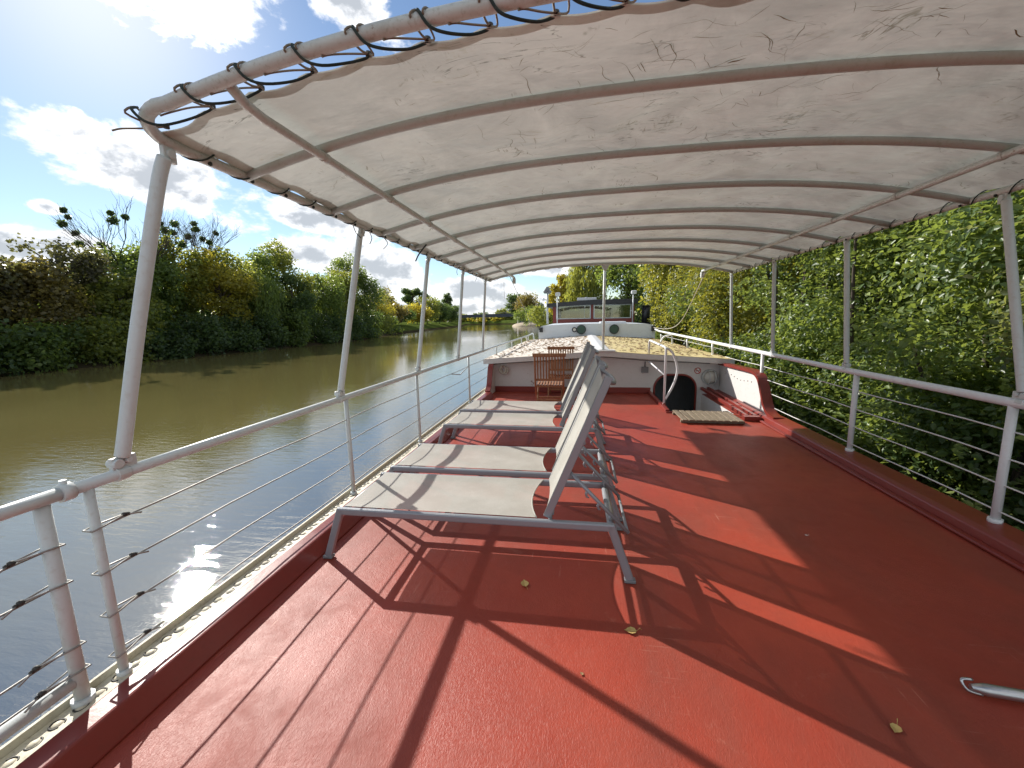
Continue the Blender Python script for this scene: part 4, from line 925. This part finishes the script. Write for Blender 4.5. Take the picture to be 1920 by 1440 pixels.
def bush(label, x, y, zb, ztop, wx, wy, pal, n, leaf, group, cat='shrub', name='shrub', clumps=16, shape='quad', stems=5, tb=0.0, cs=(.24, .42)):
    t = thing(name, label, cat, (x, y, zb), group); h = ztop - zb; cl = []
    for k in range(clumps):
        a = RNG.uniform(0, 6.283); f = math.sqrt(RNG.random()) * (.95 if shape == 'leaf' else .8); z = zb + h * RNG.uniform(.10, .88)
        s_ = math.sqrt(max(.15, 1 - ((z - zb) / h - .35) ** 2 * 1.4))
        cl.append((x + math.cos(a) * f * wx / 2 * s_, y + math.sin(a) * f * wy / 2 * s_, z, min(h, wx, wy) * RNG.uniform(*cs)))
    q = MB()
    for c in random.sample(cl, min(stems, len(cl))):
        e = Vector(c[:3]); b = Vector((x + (c[0] - x) * .3, y + (c[1] - y) * .3, zb - .3)); q.tube(smooth_path([b, (b + e) / 2 + Vector((random.uniform(-.2, .2), random.uniform(-.2, .2), .2)), e], 3), [.05 * (1 - .8 * i / 6) + .008 for i in range(7)], 6)
    q.build('stem', M['bark'], t)
    P, d, idx, K = clump_points(cl, n, .45); ct = RNG.random(K)
    T = np.clip(.10 + .55 * ct[idx] ** 1.3 + tb + RNG.normal(size=n) * .22, 0, 1); N = d * .7 + RNG.normal(size=(n, 3)) * .6 + np.array([0, 0, .55])
    if shape == 'leaf':            # long leafy shoots that break the outline
        sp, sn, stn = [], [], []
        for k in range(int(n / 260)):
            c = cl[RNG.integers(len(cl))]; d0 = RNG.normal(size=3) + np.array([-.9, -.25, .7]); d0 /= np.linalg.norm(d0)
            p = np.array(c[:3]) + d0 * c[3] * .85; ln = RNG.uniform(.35, .95); bend = RNG.normal(size=3) * .35; tt = RNG.uniform(.35, 1.0)
            for j in range(20):
                u = j / 19; q_ = p + d0 * ln * u + bend * u * u * ln * .6 + np.array([0, 0, -.25 * u * u * ln]); off = np.cross(d0, RNG.normal(size=3)); off /= np.linalg.norm(off) + 1e-6
                sp.append(q_ + off * leaf * .45); sn.append(np.array([0, 0, 1.]) + off * .35 + RNG.normal(size=3) * .22); stn.append(min(1, max(0, tt + RNG.normal() * .1)))
        P = np.vstack([P, np.array(sp)]); N = np.vstack([N, np.array(sn)]); T = np.concatenate([T, np.array(stn)]); n = len(P)
    P[:, 2] = np.maximum(P[:, 2], zb + .02)
    leaves_mesh('foliage', P, N, leaf * RNG.uniform(.6, 1.35, n), T, LEAF[pal], t, shape); return t

# -- left bank, from the left edge of the view to the bend
GL = 'trees along the far river bank'
XT = -51.5
LT = [ # x, y, ztop, width, palette, label, kwargs
 (-53, 19.5, 9.5, 9, 'dark', 'dark broad tree on the far bank at the left edge of view', {}),
 (-52, 25.5, 9.4, 8, 'plum', 'plum leaved tree on the far bank, first from the left edge', dict(open_=.6, n=5000, tb=.1)),
 (-51.0, 29.5, 6.6, 6.5, 'rust', 'low russet tree on the far bank under the plum leaved one', {}),
 (-52.5, 33.8, 9.4, 7.0, 'plum', 'sparse plum leaved tree on the far bank below the bare crown', dict(open_=.8, n=3200, trunk=.42)),
 (-50.0, 37.0, 6.4, 6.0, 'lime', 'short yellow green tree on the far bank before the bare mistletoe tree', {}),
 (-52.5, 41.5, 11.0, 7.0, 'green', 'green tree on the far bank just left of the nearest awning post', {}),
 (-53.0, 46.5, 12.8, 6.5, 'lime', 'olive tree on the far bank behind the nearest awning post, mistletoe above it', {}),
 (-50.5, 50.5, 11.2, 7.0, 'yellow', 'golden green tree on the far bank right of the nearest awning post', dict(tb=-.12)),
 (-52.5, 54.5, 12.6, 7.5, 'lime', 'tall yellow green tree on the far bank with a rounded crown', dict(tb=.08)),
 (-49.5, 56.5, 8.6, 6.0, 'green', 'weeping green willow on the far bank hanging towards the water', dict(weep=True, leaf=.5)),
 (-53.5, 61.0, 13.6, 6.5, 'green', 'tall slim green tree on the far bank left of the gilded top', {}),
 (-52.5, 66.5, 15.2, 7.5, 'lime', 'tallest tree of far bank with gilded top, left of second awning post', dict(tb=.05)),
 (-49.5, 64.0, 9.5, 6.5, 'dark', 'dark bushy tree at the waterline before the gilded tall tree', {}),
 (-50.0, 73.5, 10.5, 8.0, 'green', 'mid green tree on the far bank just left of second awning post', {}),
 (-51.0, 80.5, 11.5, 7.5, 'lime', 'pale green tree on the far bank directly behind second awning post', {}),
 (-54.0, 89.0, 17.0, 9.5, 'green', 'tall loose crowned tree on the far bank right of second awning post', dict(open_=.5)),
 (-52.0, 93.0, 12.0, 9.0, 'dark', 'dark wide tree ending the dense row on the far bank', {}),
 (-62.0, 118.0, 10.0, 9.5, 'yellow', 'yellow tipped tree standing behind the end of the dense row', dict(tb=-.15)),
]
for (x, y, zt, wd, pal, lb, kw) in LT:
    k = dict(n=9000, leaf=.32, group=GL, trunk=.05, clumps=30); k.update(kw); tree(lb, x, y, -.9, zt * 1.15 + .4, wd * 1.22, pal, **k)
# bushes trailing in the river
for i, (y, zt, wd, pal) in enumerate(((17, 2.2, 7, 'dark'), (23, 2.8, 7, 'dark'), (28.5, 2.0, 6, 'green'), (34, 2.6, 6.5, 'lime'), (39, 1.8, 6, 'dark'), (44, 2.8, 6.5, 'dark'), (49.5, 3.2, 7, 'dark'), (55, 3.0, 7, 'dark'), (61, 3.6, 7, 'green'), (67, 3.4, 7, 'dark'), (73, 3.0, 7, 'dark'), (79.5, 3.2, 7, 'dark'), (86, 3.5, 8, 'dark'), (93, 3.0, 7.5, 'green'))):
    lab = ['dark shrub trailing in the river at the left edge of view', 'dark shrub at the waterline second from the left edge', 'green shrub at the waterline below the low russet tree', 'yellow green shrub at the waterline below the sparse plum tree', 'low dark shrub at the waterline below the bare mistletoe tree',
           'dark shrub at the waterline just left of the nearest awning post', 'dark shrub at the waterline right of the nearest awning post', 'dark shrub at the waterline beneath the weeping willow', 'green shrub at the waterline beneath the tall slim tree', 'dark shrub at the waterline beneath the gilded tall tree',
           'dark shrub at the waterline left of the second awning post', 'dark shrub at the waterline behind the second awning post', 'dark shrub at the waterline right of the second awning post', 'green shrub at the waterline where the dense row ends'][i]
    bush(lab, xL(y) - 1.6, y, -2.15, zt, 5.0, wd, pal, 4200, .30, 'shrubs along the far waterline', clumps=18, tb=-.05)
# bare tree with mistletoe balls
def bare_tree(label, x, y, zb, ztop, spread, balls, seed):
    rnd = random.Random(seed); t = thing('bare_tree', label, 'tree', (x, y, zb), 'leafless trees holding mistletoe'); q = MB(); ends = []
    def grow(p, d, ln, r, lv):
        e = p + d * ln; m_ = (p + e) / 2 + Vector((rnd.uniform(-1, 1), rnd.uniform(-1, 1), rnd.uniform(0, .6))) * ln * .06
        q.tube([p, m_, e], [r, r * .85, r * .65], 5, caps=False); ends.append((e, lv))
        if lv <= 0: return
        for k in range(3 if lv > 1 else 2):
            nd = (d + Vector((rnd.uniform(-1, 1) * .55, rnd.uniform(-1, 1) * .55, rnd.uniform(-.1, .35)))).normalized(); grow(e - d * ln * rnd.uniform(0, .4), nd, ln * rnd.uniform(.6, .82), r * .56, lv - 1)
    h = ztop - zb; grow(Vector((x, y, zb)), Vector((0, 0, 1)), h * .36, .26, 0)
    for a in range(5):
        an = a * 1.256 + rnd.uniform(-.3, .3); grow(Vector((x, y, zb + h * .33)), Vector((math.cos(an) * spread, math.sin(an) * spread, 1)).normalized(), h * .30, .12, 4)
    q.build('trunk', M['bark'], t)
    cand = [e for e, lv in ends if lv in (1, 2, 3)]; rnd.shuffle(cand)
    for e in cand[:balls]:
        r = rnd.uniform(.28, .62); n = 260; P, d, idx, K = clump_points([(e.x, e.y, e.z, r)], n, .2)
        leaves_mesh('mistletoe_ball', P, d + RNG.normal(size=(n, 3)) * .6, .22 * RNG.uniform(.6, 1.2, n), RNG.random(n) * .5, LEAF['dark'], t)
    return t
bare_tree('leafless tree dotted with mistletoe balls rising left of the nearest awning post', -54, 42.5, -.5, 15.6, .55, 15, 3)
bare_tree('leafless tree top with mistletoe rising just right of the nearest awning post', -55, 51.5, -.5, 16.2, .34, 9, 8)
for x, y, zt, wd, pal, lb in ((-62, 20, 8, 13, 'dark', 'second row tree behind the dark broad tree at the left edge'), (-61, 31, 7.5, 13, 'green', 'second row tree behind the plum leaved trees'), (-61, 41, 8.5, 13, 'dark', 'second row tree behind the bare mistletoe tree'), (-61, 51, 9, 13, 'green', 'second row tree behind the golden green tree'),
    (-61, 61, 10, 13, 'dark', 'second row tree behind the tall slim green tree'), (-62, 72, 10, 14, 'green', 'second row tree behind the second awning post'), (-63, 84, 10, 14, 'dark', 'second row tree behind the tall loose crowned tree'), (-66, 99, 8, 15, 'green', 'second row tree behind the end of the dense row')):
    tree(lb, x, y, -.6, zt, wd, pal, n=6500, leaf=.42, group='second row of trees along the far bank', trunk=.02, clumps=26)
# -- beyond the bend: park trees on the grass bank
FT = [(-70, 140, 8.5, 15, 'rust', 'low wide russet weeping tree on the grass bank, left of the third awning post', {}), (-74, 156, 7.5, 14, 'dark', 'dark spreading tree on the grass bank just left of the third awning post', {}), (-82, 160, 13.5, 10, 'rust', 'ochre tree rising behind the spreading trees of the grass bank', {}),
      (-76, 182, 9.0, 12, 'yellow', 'bright yellow tree on the sunny grass bank right of the third awning post', dict(tb=.18)), (-92, 215, 17.5, 17, 'dark', 'tall flat topped tree behind the bright yellow tree', dict(open_=.8, trunk=.55)), (-80, 205, 13.0, 13, 'lime', 'olive green tree right of the bright yellow tree', {}),
      (-83, 232, 11.5, 14, 'dark', 'dark tree at the waterline left of the fourth awning post', {}), (-86, 262, 11, 14, 'dark', 'dark tree at the waterline behind the fourth awning post', {}), (-96, 288, 21, 7, 'dark', 'slender dark poplar near the left end of the bridge', dict(trunk=.1)), (-106, 300, 13, 12, 'rust', 'thin brown tree above the left end of the bridge', dict(open_=.9, n=1500))]
for (x, y, zt, wd, pal, lb, kw) in FT:
    k = dict(n=5500, leaf=.65, group='park trees beyond the bend', trunk=.10, clumps=26); k.update(kw); tree(lb, x, y, -.3, zt * 1.15, wd * 1.3, pal, **k)
bush('pale green waterside shrub before the low russet tree', -58, 112, -2.0, 4.6, 7, 9, 'lime', 2600, .45, 'shrubs past the dense row', tb=.1)
bush('green waterside shrub just before the grass bank begins', -60, 121, -2.0, 3.4, 7, 8, 'green', 2200, .45, 'shrubs past the dense row')
# -- far wood behind the bridge and right bank
GF = 'trees behind the bridge'
for (x, y, zt, wd, pal, lb) in ((-138, 395, 8, 34, 'rust', 'far low russet tree behind the left span of the bridge'), (-112, 384, 8, 30, 'lime', 'far low olive tree behind the bridge right of the fifth awning post'), (-90, 380, 9, 28, 'green', 'far green tree behind the middle of the bridge'), (-68, 374, 12, 26, 'lime', 'far pale tree rising over the bridge'), (-50, 368, 16, 24, 'green', 'far green tree rising over the right span of the bridge'), (-38, 356, 19, 20, 'dark', 'far dark tree over the right end of the bridge'), (-175, 410, 9, 36, 'dark', 'far dark tree beyond the left bank at the bridge'), (-84, 366, 5, 50, 'yellow', 'far yellow hedge of trees seen under the bridge')):
    tree(lb, x, y, -.5, zt, wd, pal, n=3200, leaf=1.1, group=GF, trunk=.0, clumps=26)
GR = 'trees along the near bank ahead of the barge'
tree('dark rounded tree right of the bridge, left of the ochre one', -40, 262, 0, 19, 15, 'dark', n=3000, leaf=.9, group=GR, trunk=.12)
tree('ochre autumn tree beside the bridge abutment', -28.5, 222, 0, 17.5, 15, 'rust', n=4200, leaf=.7, group=GR, trunk=.12, tb=.3)
tree('bright yellow leafy tree left of the wheelhouse', -3.6, 80, -.4, 11.0, 5.2, 'yellow', n=5500, leaf=.36, group=GR, trunk=.05, tb=.15)
tree('pale green willow behind the wheelhouse mast', 1.2, 74, -.2, 15.0, 8.0, 'lime', n=9000, leaf=.62, group=GR, trunk=.1, weep=True, tb=.22)
tree('tall green tree behind the wheelhouse roof', 7.5, 66, 0, 15.5, 9.5, 'green', n=8000, leaf=.36, group=GR, trunk=.1, tb=.15)
tree('deep green tree behind the right floodlight', 11.5, 54, 0, 15.0, 9.0, 'green', n=8000, leaf=.34, group=GR, trunk=.1)
tree('dark tree in shade right of the funnel', 9.5, 40, 0, 11.5, 8.0, 'dark', n=8000, leaf=.28, group=GR, trunk=.08)
tree('yellow green tree hanging over the right railing end', 6.6, 27.5, -.9, 7.8, 5.2, 'nearyellow', n=11000, leaf=.20, group=GR, trunk=.05, shape='leaf', clumps=34)
for x, y, zt, wd, pal, lb in ((1, 92, 5, 14, 'green', 'low shrub belt behind the left wheelhouse window'), (10, 84, 6, 14, 'dark', 'low shrub belt behind the right wheelhouse window'), (-8, 110, 6, 12, 'lime', 'low shrub under the bright yellow tree'), (-20, 170, 7, 16, 'green', 'low shrub on the bank beside the bridge abutment'), (16, 60, 8, 14, 'dark', 'shrub behind the deep green tree')):
    tree(lb, x, y, -.6, zt, wd, pal, n=3500, leaf=.45, group='undergrowth along the near bank ahead', trunk=.01, clumps=20, name='shrub', cat='shrub')
# -- dense thicket beside the barge
GT = 'shrubs of the thicket beside the railing'
TH = [ # x, y, ztop, wx, wy, palette, n, leaf, label
 (6.0, 22.2, 5.6, 3.6, 4.6, 'nearyellow', 9000, .17, 'yellow tinged shrub behind the far end of the right railing'),
 (6.3, 18.6, 6.2, 3.8, 4.6, 'near', 9500, .16, 'dark green shrub beyond the slack rope right of the bulkhead'),
 (6.0, 15.0, 6.0, 3.6, 4.4, 'nearyellow', 10000, .15, 'light green shrub seen over the right end of the cabin roof'),
 (6.1, 11.8, 5.6, 3.4, 4.0, 'near', 11000, .14, 'green shrub behind the farthest right awning post'),
 (6.0, 8.9, 5.4, 3.3, 3.8, 'near', 12000, .13, 'leafy shrub between the two farthest right awning posts'),
 (5.9, 6.3, 5.2, 3.0, 3.6, 'near', 14000, .12, 'glossy shrub behind the second right awning post from the camera'),
 (5.8, 4.0, 5.0, 2.8, 3.2, 'nearpale', 14000, .11, 'pale leaved shrub before the nearest right awning post'),
 (5.9, 1.6, 4.8, 2.8, 3.4, 'near', 10000, .11, 'green shrub at the right edge of view behind the nearest post')]
for (x, y, zt, wx, wy, pal, n, lf, lb) in TH:
    bush(lb, x, y, -1.7, zt, wx, wy, pal, int(n * 2.1), lf * .70, GT, clumps=48, shape='leaf', stems=8, cs=(.15, .28))
for i, (x, y, lb) in enumerate(((4.95, 3.4, 'low shrub under the wires at the lower right edge'), (4.95, 5.6, 'low shrub under the wires left of the nearest right stanchion'), (5.0, 8.0, 'low shrub under the wires beside the white side coaming'), (5.0, 10.8, 'low shrub under the wires beside the cabin roof corner'), (5.0, 13.8, 'low shrub beside the right railing at mid cabin roof'))):
    bush(lb, x, y, -1.9, 1.15, 1.7, 2.9, 'near', 9000, .085, 'low shrubs between hull and bank', clumps=20, shape='leaf', tb=-.08, cs=(.2, .34))
for i, (x, y, zt, lb) in enumerate(((9.2, 3.0, 7, 'background tree behind the pale leaved shrub'), (9.4, 7.5, 7.6, 'background tree behind the glossy shrub'), (9.6, 12.5, 8, 'background tree behind the two far right posts'), (10, 18, 8.5, 'background tree behind the slack rope'), (9.2, -1.5, 7, 'background tree past the right edge of view'))):
    tree(lb, x, y, -.5, zt, 5.6, 'dark', n=7000, leaf=.22, group='dark trees behind the thicket', trunk=.05, clumps=34)

# ------------------------------------------------------------------ BRIDGE and ramp far down the river
t = thing('road_bridge', 'flat dark girder bridge crossing the river far ahead, pale abutment at right', 'bridge', (-65, 320, -2.2))
MB().prism([(-125, 3.6), (-125, 5.8), (-40, 6.7), (-40, 4.0)], 1, 318, 328).build('girder', M['bridge'], t)
q = MB(); q.box(-40, -26.5, 317, 329, -2.0, 7.3); q.build('abutment', M['concrete'], t)
q = MB(); q.box(-46.5, -40.01, 317.5, 328.5, -2.6, 4.0); q.build('pier', M['bridge'], t)
q = MB(); q.tube([(-125, 318.3, 6.9), (-40, 318.3, 7.8)], .09, 5)
for k in range(43): q.tube([(-124 + k * 2, 318.3, 5.8 + k * .021), (-124 + k * 2, 318.3, 6.9 + k * .021)], .05, 4)
q.build('parapet_rail', M['concrete'], t)
q = MB(); q.ball((-31, 240, -2.3), 8, 22, 2.2, n=16, half=True)
tag(q.build('gravel_bank', M['sand']), 'pale gravel bank sloping into the river below the bridge abutment', 'gravel bank')
tag(MB().tube([(-35, 232, -1.5), (-35, 232, 3.0)], .28, 8).ball((-35, 232, 3.1), .5, n=8).build('channel_marker', M['rail_clean']), 'white channel marker post at the tip of the pale gravel bank', 'marker post')
